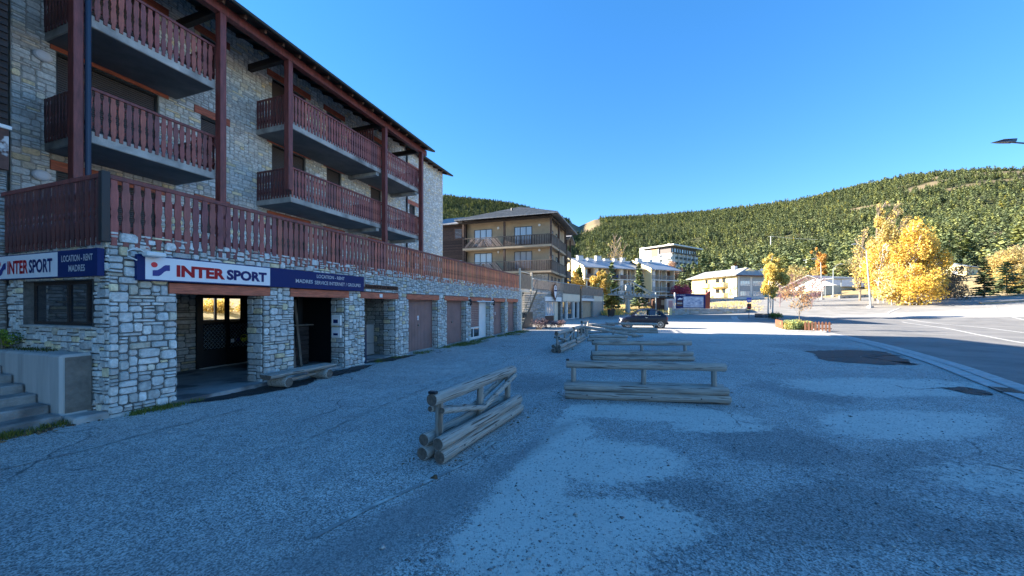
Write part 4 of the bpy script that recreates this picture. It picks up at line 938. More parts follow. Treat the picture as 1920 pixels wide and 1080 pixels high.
t = thing('fallen_log', (7.4, 31.0, zground(7.4, 31)), 'low log edging left of the parked car bonnet, in the shade', 'log', rz=ang(2.4, -.1))
log_part('trunk', (-1.1, 0, .10), (1.2, 0, .10), .11, t)

# log bench: halved trunk on two round logs
bx = thing('log_bench', (6.3, 7.22, 0), 'half-log bench resting on two round logs in front of the stone pier', 'bench', frame=True)
bz = 0.02
mb = MB(); n = 12
prof = [(math.cos(math.pi+math.pi*i/10)*.19, math.sin(math.pi+math.pi*i/10)*.085) for i in range(11)]+[(.185, .018), (-.185, .018)]
V = []; F = []; K = 9
for i in range(K):
    x = 5.48+1.68*i/(K-1)
    for (a, b) in prof: V.append((x+a*.10*(1 if i == 0 else .3), 7.22+a*(1+.06*math.sin(i*1.7)), .30+b*(1+.12*math.sin(i*2.3))))
m_ = len(prof)
for i in range(K-1):
    for k in range(m_): F.append((i*m_+k, (i+1)*m_+k, (i+1)*m_+(k+1)%m_, i*m_+(k+1)%m_))
mb.add(V, F); mb.mi = 1; mb.add([V[k] for k in range(m_)], [tuple(range(m_))]); mb.add([V[(K-1)*m_+k] for k in range(m_)], [tuple(range(m_))[::-1]])
build('seat', mb, [M['log'], M['logend']], bx)
log_part('log_support', (5.86, 7.02, .115), (5.82, 7.5, .115), .11, bx); log_part('log_support', (6.92, 7.00, .115), (6.86, 7.5, .115), .115, bx)
log_part('brace', (5.9, 7.3, .10), (6.8, 7.3, .12), .035, bx)

# ------------------------------------------------------------------ small dark hatchback
M['car'] = mat('dark_navy_car_paint', (.006,.008,.020), .35, coat=.12, spec=.3, grain=.04)
M['carglass'] = mat('car_glass', (.02,.026,.03), .03, spec=1.0)
M['tyre'] = mat('tyre_rubber', (.015,.015,.016), .85)
M['rim'] = mat('alloy_rim', (.55,.55,.56), .3, metal=.8)
M['chrome'] = mat('bright_trim', (.75,.75,.76), .18, metal=.9)
M['lamp'] = mat('headlight_lens', (.75,.76,.78), .12, spec=1.0)
M['redlamp'] = mat('tail_light_lens', (.35,.01,.012), .2)
def car(x, y, rz, label):
    z = zground(x, y)+.01
    t = thing('parked_car', (x, y, z), label, 'car', rz=rz)
    # side outline of the shell, nose at -x ; per station: lower z, beltline z, half width at belt, half width low, hood height z
    st = [(-1.74,.32,.56,.42,.50,.60),(-1.66,.22,.62,.60,.64,.70),(-1.50,.19,.72,.70,.74,.80),(-1.25,.18,.82,.745,.79,.875),(-.95,.18,.88,.77,.81,.935),(-.60,.18,.90,.775,.815,.955),
          (-.20,.18,.905,.78,.82,.955),(.30,.18,.91,.785,.82,.955),(.80,.18,.92,.79,.825,.96),(1.15,.19,.94,.785,.825,.97),(1.45,.22,.95,.75,.80,.97),(1.66,.27,.93,.68,.73,.95),(1.75,.36,.84,.58,.64,.86)]
    ringn = 16; V = []; F = []
    for (xx, zl, zb, wb, wl, zh) in st:
        half = [(0, zl), (wl*.8, zl), (wl*.97, zl+.10), (wl, (zl+zb)/2), (wb+.02, zb-.06), (wb-.02, zb), (wb*.86, zb+(zh-zb)*.75), (wb*.45, zh), (0, zh)]
        rg = half+[(-a, b) for a, b in half[-2:0:-1]]
        for a, b in rg: V.append((xx, a, b))
    m_ = len(rg)
    for i in range(len(st)-1):
        for k in range(m_): F.append((i*m_+k, i*m_+(k+1)%m_, (i+1)*m_+(k+1)%m_, (i+1)*m_+k))
    F.append(tuple(range(m_))[::-1]); F.append(tuple((len(st)-1)*m_+k for k in range(m_)))
    mb = MB().add(V, F); o = build('body', mb, M['car'], t, smooth=True)
    md = o.modifiers.new('s', 'SUBSURF'); md.levels = 1; md.render_levels = 2
    # greenhouse: roof + pillars
    gs = [(-.92,.93,.94,.66),(-.62,.95,1.15,.62),(-.30,.95,1.36,.58),(.0,.95,1.44,.565),(.45,.95,1.465,.56),(.85,.95,1.43,.555),(1.18,.96,1.30,.56),(1.45,.95,1.10,.60),(1.62,.93,.96,.64)]
    V = []; F = []
    for (xx, z0, z1, w) in gs:
        wb = .745 if xx < 1.3 else .69; half = [(wb, z0-.03), (wb-.015, z0+.02), (w+(wb-w)*.12+.01, max(z1-.07, z0+.03)), (w-.05, z1-.015), (w*.5, z1+.005), (0, z1+.012)]
        rg = half+[(-a, b) for a, b in half[-2::-1]]
        for a, b in rg: V.append((xx, a, b))
    m_ = len(rg)
    for i in range(len(gs)-1):
        for k in range(m_-1): F.append((i*m_+k, i*m_+k+1, (i+1)*m_+k+1, (i+1)*m_+k)) if not (k in (1, m_-3) and i in (1,2,3,5)) else None
    build('cabin', MB().add(V, F), M['car'], t, smooth=True)
    for s in (1, -1):
        def S(x_, z_): 
            w = .60+(.745-.60)*(1.40-z_)/.45; return (x_, s*(w+.006), z_)
        g1 = [(-.60,.985),(.22,.985),(.22,1.34),(-.02,1.345),(-.22,1.27),(-.45,1.12)]; g2 = [(.34,.985),(.98,.985),(1.12,1.10),(1.02,1.22),(.80,1.32),(.34,1.35)]
        for nm, pg, sg in (('side_window', g1, s), ('side_window', g2, s)):
            build(nm, MB().add([S(a, b) for a, b in (pg if s > 0 else pg[::-1])], [tuple(range(len(pg)))]), M['clearpane'], t)
        build('window_trim', MB().bar((-.66, s*.765, .965), (1.2, s*.765, .972), .014, .014), M['chrome'], t)
        build('door_seam', MB().bar((-.50, s*.833, .30), (-.58, s*.792, .90), .008, .006).bar((.30, s*.837, .30), (.31, s*.80, .92), .008, .006), M['black'], t)
        build('side_strip', MB().bar((-.7, s*.836, .34), (1.0, s*.838, .36), .012, .03), M['black'], t)
        build('door_handle', MB().bar((.12, s*.818, .80), (.28, s*.818, .80), .02, .025), M['chrome'], t)
        build('mirror', MB().bevbox(-.62, -.50, min(s*.80, s*.93), max(s*.80, s*.93), .96, 1.06, .03), M['chrome'], t)
        for xx, zz, rr_ in ((-1.52, .66, .095), (-1.60, .46, .05)):
            build('headlight', MB().tube([(xx, s*.56, zz), (xx-.10, s*.60, zz)], [rr_, rr_*.8], 14), M['lamp'], t)
        build('tail_light', MB().bevbox(1.60, 1.70, min(s*.60,s*.70), max(s*.60,s*.70), .62, .84, .02), M['redlamp'], t)
        for xx in (-1.13, 1.17):
            y0, y1 = s*.66, s*.835; r_ = .30
            arch = []
            n = 20
            w = build('wheel_arch', MB().tube([(xx, s*.60, .30), (xx, s*.842, .30)], .36, 24), M['black'], t)
            wh = build('wheel', MB().tube([(xx, y0, r_), (xx, y0+s*.02, r_), (xx, y1, r_), (xx, y1+s*.02, r_)], [.26,.295,.295,.27], 26), M['tyre'], t, smooth=False)
            mb = ring(MB(), 0, 0, 0, .185, .205, 24); mb.xf(lambda a, b, c: (a+xx, y1+s*.026, c+r_))
            for k in range(10):
                a = 2*math.pi*k/10; mb.bar((xx+.03*math.cos(a), y1+s*.028, r_+.03*math.sin(a)), (xx+.19*math.cos(a), y1+s*.028, r_+.19*math.sin(a)), .022, .012)
            mb.tube([(xx, y1+s*.01, r_), (xx, y1+s*.04, r_)], .045, 12); build('rim', mb, M['rim'], wh)
    build('windscreen', MB().add([(-.90,-.60,.985),(-.90,.60,.985),(-.33,.50,1.345),(-.33,-.50,1.345)], [(0,1,2,3)]).xf(lambda a,b,c: (a-.012,b,c+.012)), M['carglass'], t)
    build('rear_window', MB().add([(1.47,-.50,1.10),(1.47,.50,1.10),(1.16,.46,1.32),(1.16,-.46,1.32)], [(0,1,2,3)]).xf(lambda a,b,c: (a+.02,b,c+.012)), M['carglass'], t)
    build('front_bumper', MB().bevbox(-1.79, -1.62, -.52, .52, .26, .40, .03), M['car'], t)
    build('number_plate', MB().box(-1.80, -1.79, -.22, .22, .30, .38), M['signwhite'], t); build('badge', MB().tube([(-1.72,0,.6),(-1.76,0,.6)], .05, 12), M['chrome'], t)
    build('rear_bumper', MB().bevbox(1.64, 1.80, -.56, .56, .28, .46, .03), M['car'], t)
    build('side_badge', MB().bar((.85, .845, .36), (.97, .845, .36), .01, .025).bar((.85,-.845,.36),(.97,-.845,.36),.01,.025), M['chrome'], t)
    return t
car(10.0, 28.4, ang(1, -.20), 'small dark navy hatchback parked in the sunlit strip behind the log barriers')
# ------------------------------------------------------------------ drain grate, debris, stones, weeds
gp = G(1885, 733)
t = thing('drain_grate', (gp[0], gp[1], zground(*gp)+.02), 'small dark drain grate in the concrete gutter at the right edge', 'drain', rz=ang(.6,.8))
build('frame', MB().bevbox(-.30,.30,-.02,.02,-.01,.014,.004).xf(lambda a,b,c:(a,b-.13,c)).bevbox(-.30,.30,.11,.15,-.01,.014,.004), M['black'], t)
for k in range(9): build('bar', MB().box(-.28+k*.065, -.25+k*.065, -.11, .11, -.01, .010), M['black'], t)
def chips(name, n, fx, size, mt, zfn, cols):
    V = []; F = []; T = []
    base = np.array([(1,0,0),(-.5,.87,0),(-.5,-.87,0),(0,0,.8),(.1,0,-.6)], float); bf = np.array([(0,1,3),(1,2,3),(2,0,3),(1,0,4),(2,1,4),(0,2,4)])
    for i in range(n):
        p = fx()
        if p is None: continue
        s = size*random.lognormvariate(0, .5); a = random.uniform(0, 6.28); c, sn = math.cos(a), math.sin(a)
        b = base*rng.uniform(.6, 1.3, base.shape)*np.array([s, s*random.uniform(.5,1), s*.6]); q = np.stack([b[:,0]*c-b[:,1]*sn+p[0], b[:,0]*sn+b[:,1]*c+p[1], b[:,2]+zfn(*p)+s*.15], -1)
        V.append(q); F.append(bf+5*len(F)); T += [random.choice(cols)]*6
    return npmesh(name, np.vstack(V), np.vstack(F), mt, tint=np.array(T))
M['chip'] = mat('gravel_chips', (.26,.255,.245), .9, tint=True, grain=.2)
def pgravel():
    for _ in range(20):
        y = 1.9+12*random.random()**1.6; x = random.uniform(-.9*y-1, 1.45*y)
        if x > np.interp(y, EQ[:,1], EQ[:,0])-.1: continue
        i = int(np.searchsorted(gx, x))-1; j = int(np.searchsorted(gy, y))-1
        if random.random() < .12+.9*(grav[j,i]*.8+dust[j,i]*.5): return (x, y)
    return None
tag(chips('loose_gravel', 20000, pgravel, .0065, M['chip'], zground, [(.7,.7,.75),(.9,.9,.9),(1.2,1.2,1.15),(1.5,1.47,1.4),(1.9,1.85,1.75),(.5,.5,.52)]), kind='stuff')
def tuft(name, pts, n, h, mt, kind='stuff', spread=.06, cols=((1,1,1),(.7,.8,.6),(1.3,1.2,.7),(1.6,1.2,.7))):
    V = []; F = []; T = []
    for i in range(n):
        x, y, z = random.choice(pts); x += random.gauss(0, spread); y += random.gauss(0, spread); a = random.uniform(0, 6.28); w = .006*h/.1*random.uniform(.6,1.4); hh = h*random.uniform(.4,1.3)
        lx, ly = random.gauss(0, .35)*hh, random.gauss(0, .35)*hh; c, s = math.cos(a)*w, math.sin(a)*w
        b = len(V); V += [(x-c,y-s,z),(x+c,y+s,z),(x+lx*.5+c*.7,y+ly*.5+s*.7,z+hh*.6),(x+lx*.5-c*.7,y+ly*.5-s*.7,z+hh*.6),(x+lx,y+ly,z+hh),(x+lx,y+ly,z+hh)]
        F += [(b,b+1,b+2,b+3),(b+3,b+2,b+4,b+5)]; c_ = random.choice(cols); T += [c_, c_]
    o = npmesh(name, np.array(V), np.array(F), mt, tint=np.array(T)); tag(o, kind=kind) if kind else None
    return o
def along(a, b, n, w=.08, frame=True):
    out = []
    for i in range(n):
        t = random.random(); p = (a[0]+(b[0]-a[0])*t, a[1]+(b[1]-a[1])*t+random.gauss(0, w)); q = FW(*p) if frame else Vector((*p, 0)); out.append((q.x, q.y, zground(q.x, q.y)+.002))
    return out
tuft('grass_tufts', along((3.5,7.62),(4.5,7.66),20,.05)+along((3.7,7.6),(4.2,7.62),14), 900, .07, M['grass'])
tuft('grass_tufts', along((2.3,7.9),(3.3,8.05),24,.06), 800, .08, M['grass'], cols=((1.6,1.1,.7),(.7,.7,.5),(1,1,.8),(2,1.3,.8)))
tuft('grass_tufts', along((9.2,7.5),(10.8,7.6),16,.08), 500, .06, M['grass'])
tuft('grass_tufts', along((11.3,7.5),(23.5,7.55),80,.12), 3600, .07, M['grass'])
tuft('grass_tufts', along((13.9,7.2),(16.3,7.35),30,.18)+along((19,7.2),(24,7.3),30,.2), 2600, .08, M['grass'], spread=.12)
tuft('grass_tufts', along((3.1,8.7),(3.25,10.6),24,.04) and [ (p[0],p[1],1.0) for p in along((3.22,8.9),(3.22,10.7),24,.03)], 500, .05, M['grass'], cols=((.4,.4,.3),(.7,.6,.4)))
# debris strip of dead leaves at the foot of the steps
M['deadleaf'] = mat('dead_leaves', (.16,.10,.05), .9, tint=True)
for bx_, by_, dx_, dy_ in ((-.44,5.1,.93,2.0),(2.44,6.85,2.82,-.42),(4.12,11.75,3.2,-.05),(2.1,14.7,.4,1.0)):
    q_ = math.hypot(dx_, dy_); dx_ /= q_; dy_ /= q_
    tag(chips('dead_leaves', 160, lambda: (lambda t, s: (bx_+dx_*t-dy_*s, by_+dy_*t+dx_*s))(random.uniform(-1.6,1.6), random.choice((-1,1))*(.22+abs(random.gauss(0,.08)))), .011, M['deadleaf'], zground, [(1,1,1),(.6,.6,.6),(1.5,1.4,1.2)]), kind='stuff')
lf = [ (FW(random.uniform(1.8,3.3), 7.86+random.gauss(0,.06))) for _ in range(60)]
tag(chips('dead_leaves', 500, lambda: (lambda p: (p.x+random.gauss(0,.05), p.y+random.gauss(0,.05)))(random.choice(lf)), .016, M['deadleaf'], zground, [(1,1,1),(.5,.5,.5),(1.6,1.5,1.3)]), kind='stuff')
tag(chips('dead_leaves', 260, lambda: (lambda p: (p.x, p.y))(FW(random.uniform(11,24), 7.55+abs(random.gauss(0,.3))*-1)), .014, M['deadleaf'], zground, [(1,1,1),(.6,.6,.6),(1.6,1.3,.8)]), kind='stuff')
# ------------------------------------------------------------------ trees
def leaf_cloud(clumps, n, size, cols, droop=(0,0,-.2), seed=1, quad=True):
    """n leaf quads scattered through ellipsoidal clumps [(x,y,z,rx,ry,rz)], denser toward the shell"""
    r = np.random.default_rng(seed); C = np.array(clumps, float); vol = C[:,3]*C[:,4]*C[:,5]; w = vol**.75; w /= w.sum(); k = r.choice(len(C), n, p=w)
    d = r.normal(size=(n,3)); d /= np.linalg.norm(d, axis=1)[:,None]; rad = r.random(n)**.45
    P = C[k,:3]+d*C[k,3:6]*rad[:,None]
    a = r.normal(size=(n,3)); a /= np.linalg.norm(a, axis=1)[:,None]; b = np.cross(a, r.normal(size=(n,3))); b /= np.linalg.norm(b, axis=1)[:,None]
    s = size*r.uniform(.6,1.4,n)[:,None]; a = a*s; b = b*s*.62
    V = np.stack([P-a, P+b, P+a, P-b], 1).reshape(-1, 3); F = np.arange(4*n).reshape(n, 4)
    cc = np.array(cols); ct = cc[r.integers(0, len(cc), len(C))][k]*.6+cc[r.integers(0, len(cc), n)]*.4
    return V, F, ct*r.uniform(.8,1.2,n)[:,None]
YEL = [(1,1,1),(1.15,1.05,.9),(.85,.78,.8),(1.0,.85,.6),(.7,.85,1.2)]
def leafy_tree(name, x, y, h, w, label, cat='tree', cols=YEL, mt='leafyellow', n=6000, leaf=.13, trunk='bark', stems=1, base=.18, lean=0.0, seed=1, clumps=14, group=None, shape='oval', z=None, tr=.03, twig=0):
    z = (zground(x, y) if y < 125 and abs(x) < 150 else near_z(x, y)) if z is None else z
    t = thing(name, (x, y, z), label, cat, group); rr_ = random.Random(seed)
    cl = []
    for i in range(clumps):
        f = (i+.5)/clumps; zz = base+(1-base)*f
        if shape == 'oval': wr = math.sin(math.pi*min(1, .12+f*.88))**.6
        elif shape == 'plume': wr = .35+.65*math.sin(math.pi*min(1,f*1.05))**.7
        elif shape == 'column': wr = .55+.45*math.sin(math.pi*f)
        elif shape == 'round': wr = math.sin(math.pi*(.1+.85*f))**.5
        else: wr = 1-f*.8
        a = rr_.uniform(0, 6.28); off = w*.5*wr*rr_.uniform(.2,.85)
        cr = w*.5*wr*rr_.uniform(.24,.46); zs = (1.5, 2.6) if shape == 'plume' else (.8, 1.35)
        cl.append((math.cos(a)*off+lean*h*f*f, math.sin(a)*off, zz*h-cr*.2, cr, cr, cr*rr_.uniform(*zs)))
    mb = MB()
    for s in range(stems):
        ox = (s-(stems-1)/2)*w*.14; mb.tube([(ox,0,-.2),(ox*1.1+.05,.03,h*.2),(ox*1.2+lean*h*.15,0,h*.5),(ox*.8+lean*h*.55,0,h*.85)], [h*tr,h*tr*.8,h*tr*.5,h*tr*.15], 7, jit=.08)
    for (cx, cy, cz, cr, _, _) in cl:
        z0 = max(.12*h, cz-.22*h); mb.tube([(lean*h*(z0/h)**2*.6,0,z0),(cx*.5+lean*h*.02,cy*.5,(z0+cz)/2+.02*h),(cx,cy,cz)], [h*tr*.35,h*tr*.22,h*tr*.07], 5, jit=.1)
        for q in range(twig):
            a = rr_.uniform(0,6.28); mb.tube([(cx*.6,cy*.6,cz-.05*h),(cx+math.cos(a)*cr, cy+math.sin(a)*cr, cz+cr*rr_.uniform(.2,1.3))], [h*.004,h*.0018], 3)
    build('trunk', mb, M[trunk], t)
    if n:
        V, F, T = leaf_cloud(cl, n, leaf, cols, seed=seed); npmesh('crown', V, F, M[mt], tint=T, parent=t)
    return t
def bush(x, y, h, w, label, cols, mt, n=900, leaf=.05, seed=3, name='bush', z=None, group=None, d=None):
    z = zground(x, y) if z is None else z
    t = thing(name, (x, y, z), label, 'bush', group); r_ = random.Random(seed)
    cl = [(r_.uniform(-.32,.32)*w, r_.uniform(-.32,.32)*(d or w), h*r_.uniform(.3,.62), w*.22, (d or w)*.22, h*r_.uniform(.25,.38)) for _ in range(12)]
    mb = MB()
    for c in cl: mb.tube([(c[0]*.3,c[1]*.3,-.05),(c[0],c[1],c[2])], [.02*h+.008,.004], 4)
    build('stems', mb, M['bark'], t); V, F, T = leaf_cloud(cl, n, leaf, cols, seed=seed); npmesh('foliage', V, F, M[mt], tint=T, parent=t); return t
# conifer with drooping layered branches made of needle tufts
def conifer_mesh(seed, h=10.0, w=4.4, layers=16, per=11, col=((1,1,1),(1.3,1.25,1.1),(.75,.8,.9)), rounded=.3, tuf=5):
    r = random.Random(seed); V = []; F = []; T = []
    for i in range(layers):
        f = i/(layers-1); z = h*(.10+.88*f); prof = ((1-f)**.85)*(1-rounded)+rounded*math.sqrt(max(0, 1-f**2.2)); R_ = w*.5*prof*r.uniform(.85,1.12)+.12
        for k in range(max(4, int(per*(1-.55*f)))):
            a = r.uniform(0, 6.283); L_ = R_*r.uniform(.65,1.1); tn = random.Random(seed*99+i*13+k).choice(col); q = r.uniform(.8,1.2)
            for j in range(tuf):
                g = .25+.75*(j+r.random())/tuf; cx, cy = math.cos(a)*L_*g, math.sin(a)*L_*g; cz = z-.16*L_*g*g+r.uniform(-.1,.1)*h*.04
                s = h*.040*r.uniform(.7,1.35)*(1.15-.35*g)
                th = r.uniform(0,6.28); ux, uy = math.cos(th)*s*1.15, math.sin(th)*s*1.15; vx, vy, vz = -math.sin(th)*s*.8, math.cos(th)*s*.8, r.uniform(-.9,.9)*s
                b = len(V); V += [(cx-ux,cy-uy,cz-.3*s),(cx+vx,cy+vy,cz+vz),(cx+ux,cy+uy,cz+.25*s),(cx-vx,cy-vy,cz-vz)]; F.append((b,b+1,b+2,b+3)); T.append(tuple(c*q for c in tn))
    b = len(V); V += [(-.05,0,h*.93),(.05,0,h*.93),(.01,0,h*1.02),(-.01,0,h*1.02)]; F.append((b,b+1,b+2,b+3)); T.append((1,1,1))
    return np.array(V), np.array(F), np.array(T)
CON = []
for s in range(4):
    V, F, T = conifer_mesh(11+s, w=(4.6,5.4,4.0,5.8)[s], rounded=(.3,.6,.15,.75)[s]); o = npmesh('crown', V, F, M['pine'], tint=T); CON.append(o.data); bpy.data.objects.remove(o)
tm = MB().tube([(0,0,-.3),(.03,0,4),(0,0,9)], [.22,.15,.04], 7); o = build('trunk', tm, M['bark']); TRM = o.data; bpy.data.objects.remove(o)
def conifer(x, y, h, k, label, group=None, z=None, wd=1.0, name='pine_tree'):
    z = (zground(x, y) if math.hypot(x, y) < 112 else near_z(x, y)) if z is None else z
    t = thing(name, (x, y, z-.1), label, 'tree', group); s = h/10; a = random.uniform(0, 6.28)
    share('trunk', TRM, t, sc=(s, s, s)); share('crown', CON[k % 4], t, rot=(0,0,a), sc=(s*wd, s*wd, s)); return t

# forest on the hills: thousands of small trees in one mass, instanced from the crowns of standing pines
FAR = []
for q in range(4):
    V, F, T = conifer_mesh(31+q, w=(6.2,7.4,5.4,7.8)[q], layers=(9,8,10,8)[q], per=8, rounded=(.6,.85,.4,.95)[q], tuf=3, h=10)
    c = V.reshape(-1,4,3).mean(1, keepdims=True); V = ((V.reshape(-1,4,3)-c)*1.75+c).reshape(-1,3); o = npmesh('crown', V, F, M['pine'], tint=T); FAR.append(o.data); bpy.data.objects.remove(o)
SRC = []
for k, (px, r_) in enumerate(((1130,185),(1250,240),(1430,190),(1560,185))):
    a_ = math.atan((px-960)/693); x, y = r_*math.sin(a_), r_*math.cos(a_); t = thing('pine_tree', (x, y, near_z(x, y)-.1), ['broad dark pine in the lower forest above the leftmost grey roofs','broad dark pine in the lower forest beside the white hotel','broad dark pine in the lower forest above the blue roof','broad dark pine in the lower forest over the far lamps'][k], 'tree')
    share('trunk', TRM, t, sc=(.9,.9,.8)); SRC.append(share('crown', FAR[k], t))
def forest():
    r = np.random.default_rng(5); a0, a1, r0, r1, sp = R(-16), R(58), 150, 1010, 4.5
    n = int(.5*(a1-a0)*(r1**2-r0**2)/(sp*sp)*1.9); a = r.uniform(a0, a1, n); q = np.sqrt(r.uniform(r0**2, r1**2, n)); x = q*np.sin(a); y = q*np.cos(a)
    keep = clearing(x, y, None) < .35
    keep &= (fbm(x, y, 45, 8.0)+r.uniform(-.3,.3,n)) > -.16
    keep &= ~((np.hypot(x-142, y-117) < 21) | ((np.hypot(x, y) < 182) & (np.abs(np.arctan2(x, y)-math.atan((1815-960)/693)) < .045)))
    keep &= ~((np.abs(x-98) < 34) & (np.abs(y-203) < 22))
    x, y = x[keep], y[keep]; seen = set(); K = []
    for i in range(len(x)):
        g = (int(x[i]//3.2), int(y[i]//3.2))
        if g not in seen: seen.add(g); K.append(i)
    x, y = x[K], y[K]; n = len(x); z = H(x, y)-.3
    sc = np.clip(r.lognormal(0, .27, n), .5, 1.7)*.57
    me = bpy.data.meshes.new('forest'); me.vertices.add(n); me.vertices.foreach_set('co', np.stack([x,y,z],-1).astype(np.float32).ravel())
    for nm, ty, ar in (('kind_of_tree','INT',r.integers(0,4,n).astype(np.int32)),('turn','FLOAT',r.uniform(0,6.28,n).astype(np.float32)),('size','FLOAT',sc.astype(np.float32))):
        me.attributes.new(nm, ty, 'POINT').data.foreach_set('value', ar)
    o = bpy.data.objects.new('forest', me); COL.objects.link(o); tag(o, kind='stuff')
    g = bpy.data.node_groups.new('plant_trees', 'GeometryNodeTree'); g.interface.new_socket('Geometry', in_out='INPUT', socket_type='NodeSocketGeometry'); g.interface.new_socket('Geometry', in_out='OUTPUT', socket_type='NodeSocketGeometry')
    N = g.nodes; L = g.links; gi = N.new('NodeGroupInput'); go = N.new('NodeGroupOutput'); j = N.new('GeometryNodeJoinGeometry')
    def attr(nm, ty): t = N.new('GeometryNodeInputNamedAttribute'); t.data_type = ty; t.inputs[0].default_value = nm; return t.outputs[0]
    kd, tu, si = attr('kind_of_tree', 'INT'), attr('turn', 'FLOAT'), attr('size', 'FLOAT'); cx = N.new('ShaderNodeCombineXYZ'); L.new(tu, cx.inputs[2])
    for k in range(4):
        c = N.new('FunctionNodeCompare'); c.data_type = 'INT'; c.operation = 'EQUAL'; L.new(kd, [s_ for s_ in c.inputs if s_.name == 'A' and s_.type == 'INT'][0]); [s_ for s_ in c.inputs if s_.name == 'B' and s_.type == 'INT'][0].default_value = k
        oi = N.new('GeometryNodeObjectInfo'); oi.inputs['Object'].default_value = SRC[k]; oi.inputs['As Instance'].default_value = True; oi.transform_space = 'ORIGINAL'
        ip = N.new('GeometryNodeInstanceOnPoints'); L.new(gi.outputs[0], ip.inputs['Points']); L.new(c.outputs[0], ip.inputs['Selection']); L.new(oi.outputs['Geometry'], ip.inputs['Instance']); L.new(cx.outputs[0], ip.inputs['Rotation']); L.new(si, ip.inputs['Scale']); L.new(ip.outputs[0], j.inputs[0])
    L.new(j.outputs[0], go.inputs[0]); md = o.modifiers.new('plant_trees', 'NODES'); md.node_group = g
forest()
def PX(px, Y): return ((px-960)/693*Y, Y)
# individual pines at the foot of the slope
pines = [(1062,125,9,0),(1075,112,8,1),(1088,120,10,2),(1100,135,12,1),(1120,150,12,3),(1118,128,13,1),(1140,140,13,3),(1158,150,12,1),(1175,135,11,0),(1190,140,12,2),(1212,128,8,0),
         (1310,150,9,1),(1325,145,10,3),(1340,155,11,0),(1352,140,8,1),(1368,150,10,3),(1300,165,9,3),(1385,150,10,1),(1400,160,9,0),(1418,150,9,2),(1290,128,7,1),(1275,120,6,3),
         (1455,150,11,0),(1470,160,9,3),(1490,150,8,1),(1505,140,7,0),(1520,155,8,2),(1540,150,9,1),(1560,140,8,3),(1580,150,9,0),(1600,150,8,1),(1620,140,9,3),
         (1780,140,11,1),(1800,150,12,3),(1815,150,10,0),(1850,155,12,1),(1870,150,11,3),(1890,160,12,1),(1910,150,12,0),(1935,150,11,3),(1965,145,11,1),
         (1290,180,10,1),(1320,190,11,0),(1345,185,10,3),(1200,175,11,1),(1180,180,10,3),(1215,220,9,2),(1330,215,10,0)]
for px, Y_, h, k in pines:
    x, y = PX(px, Y_); side = 'behind the yellow gabled apartments' if px < 1230 else ('between the hotel and cream apartments' if px < 1430 else ('behind the far road lamps' if px < 1700 else 'above the yellow house'))
    grp = [q for q in pines if (q[0] < 1230) == (px < 1230) and (q[0] < 1430) == (px < 1430) and (q[0] < 1700) == (px < 1700)]; order = sorted(q[0] for q in grp).index(px)
    names = ['leftmost','second','third','fourth','fifth','sixth','seventh','eighth','ninth','tenth','eleventh','twelfth','thirteenth','fourteenth','fifteenth','sixteenth']
    conifer(x, y, h*random.uniform(.85,1.15), k, names[order]+(' pine' if order == 0 else ' pine from the left')+' in the dark tree belt '+side, 'pines '+side, wd=random.uniform(1.1,1.5))
# near evergreens on the right
conifer(*PX(1845, 62), 6.4, 2, 'blue-green spruce to the right of the big yellow birches', wd=1.35, name='spruce_tree')
conifer(*PX(1887, 64), 5.8, 1, 'lighter green young conifer right of the blue-green spruce', wd=1.5, name='spruce_tree')
conifer(*PX(1930, 66), 5.5, 0, 'green conifer cut by the right edge of the view', wd=1.5, name='spruce_tree')
# trees around the yellow apartments
conifer(*PX(1147, 66), 8.6, 0, 'dark tall conifer just left of the chairlift mast', wd=.95, name='spruce_tree')
conifer(*PX(1198, 68), 8.4, 2, 'lighter green spruce right of the chairlift mast, against the apartments', wd=1.0, name='spruce_tree')
leafy_tree('deciduous_tree', *PX(1083, 68), 8.4, 4.2, 'olive green leafy tree beside the wooden balconies building', cols=[(1.8,1.6,1.2),(1,1,1),(.8,.9,.9)], mt='leafgreen', n=5000, leaf=.17, seed=21)
leafy_tree('deciduous_tree', *PX(1071, 62), 7.2, 4.4, 'low yellow autumn tree above the shop terrace, leftmost of the two', n=5000, leaf=.14, seed=22, shape='round', base=.45)
leafy_tree('deciduous_tree', *PX(1127, 60), 7.0, 3.8, 'low yellow autumn tree above the shop terrace, nearer the chairlift', n=4600, leaf=.14, seed=23, shape='round', base=.5)
leafy_tree('deciduous_tree', *PX(1140, 66), 5.4, 7.0, 'dark green bushy tree under the yellow ones by the shop end', cols=[(1,1,1),(.7,.8,.8)], mt='leafgreen', n=4000, leaf=.15, seed=24, shape='round', base=.05)
leafy_tree('bare_tree', *PX(1152, 100), 17.5, 8.0, 'tall leafless pale poplar rising over the apartment roofs', cols=YEL, n=240, leaf=.16, seed=25, shape='column', clumps=22, twig=5, base=.12, tr=.012)
leafy_tree('bare_tree', *PX(1165, 104), 16.0, 6.0, 'second leafless poplar with pale upswept twigs over the apartment roofs', cols=YEL, n=150, leaf=.16, seed=26, shape='column', clumps=20, twig=5, base=.12, tr=.012)
leafy_tree('red_leaved_bush', *PX(1279, 84), 3.6, 6.0, 'low crimson shrub beside the cream apartment building', cat='bush', cols=[(.75,.10,.9),(.55,.08,.7),(.85,.2,1.2)], n=2600, leaf=.16, seed=27, shape='round', base=.15)
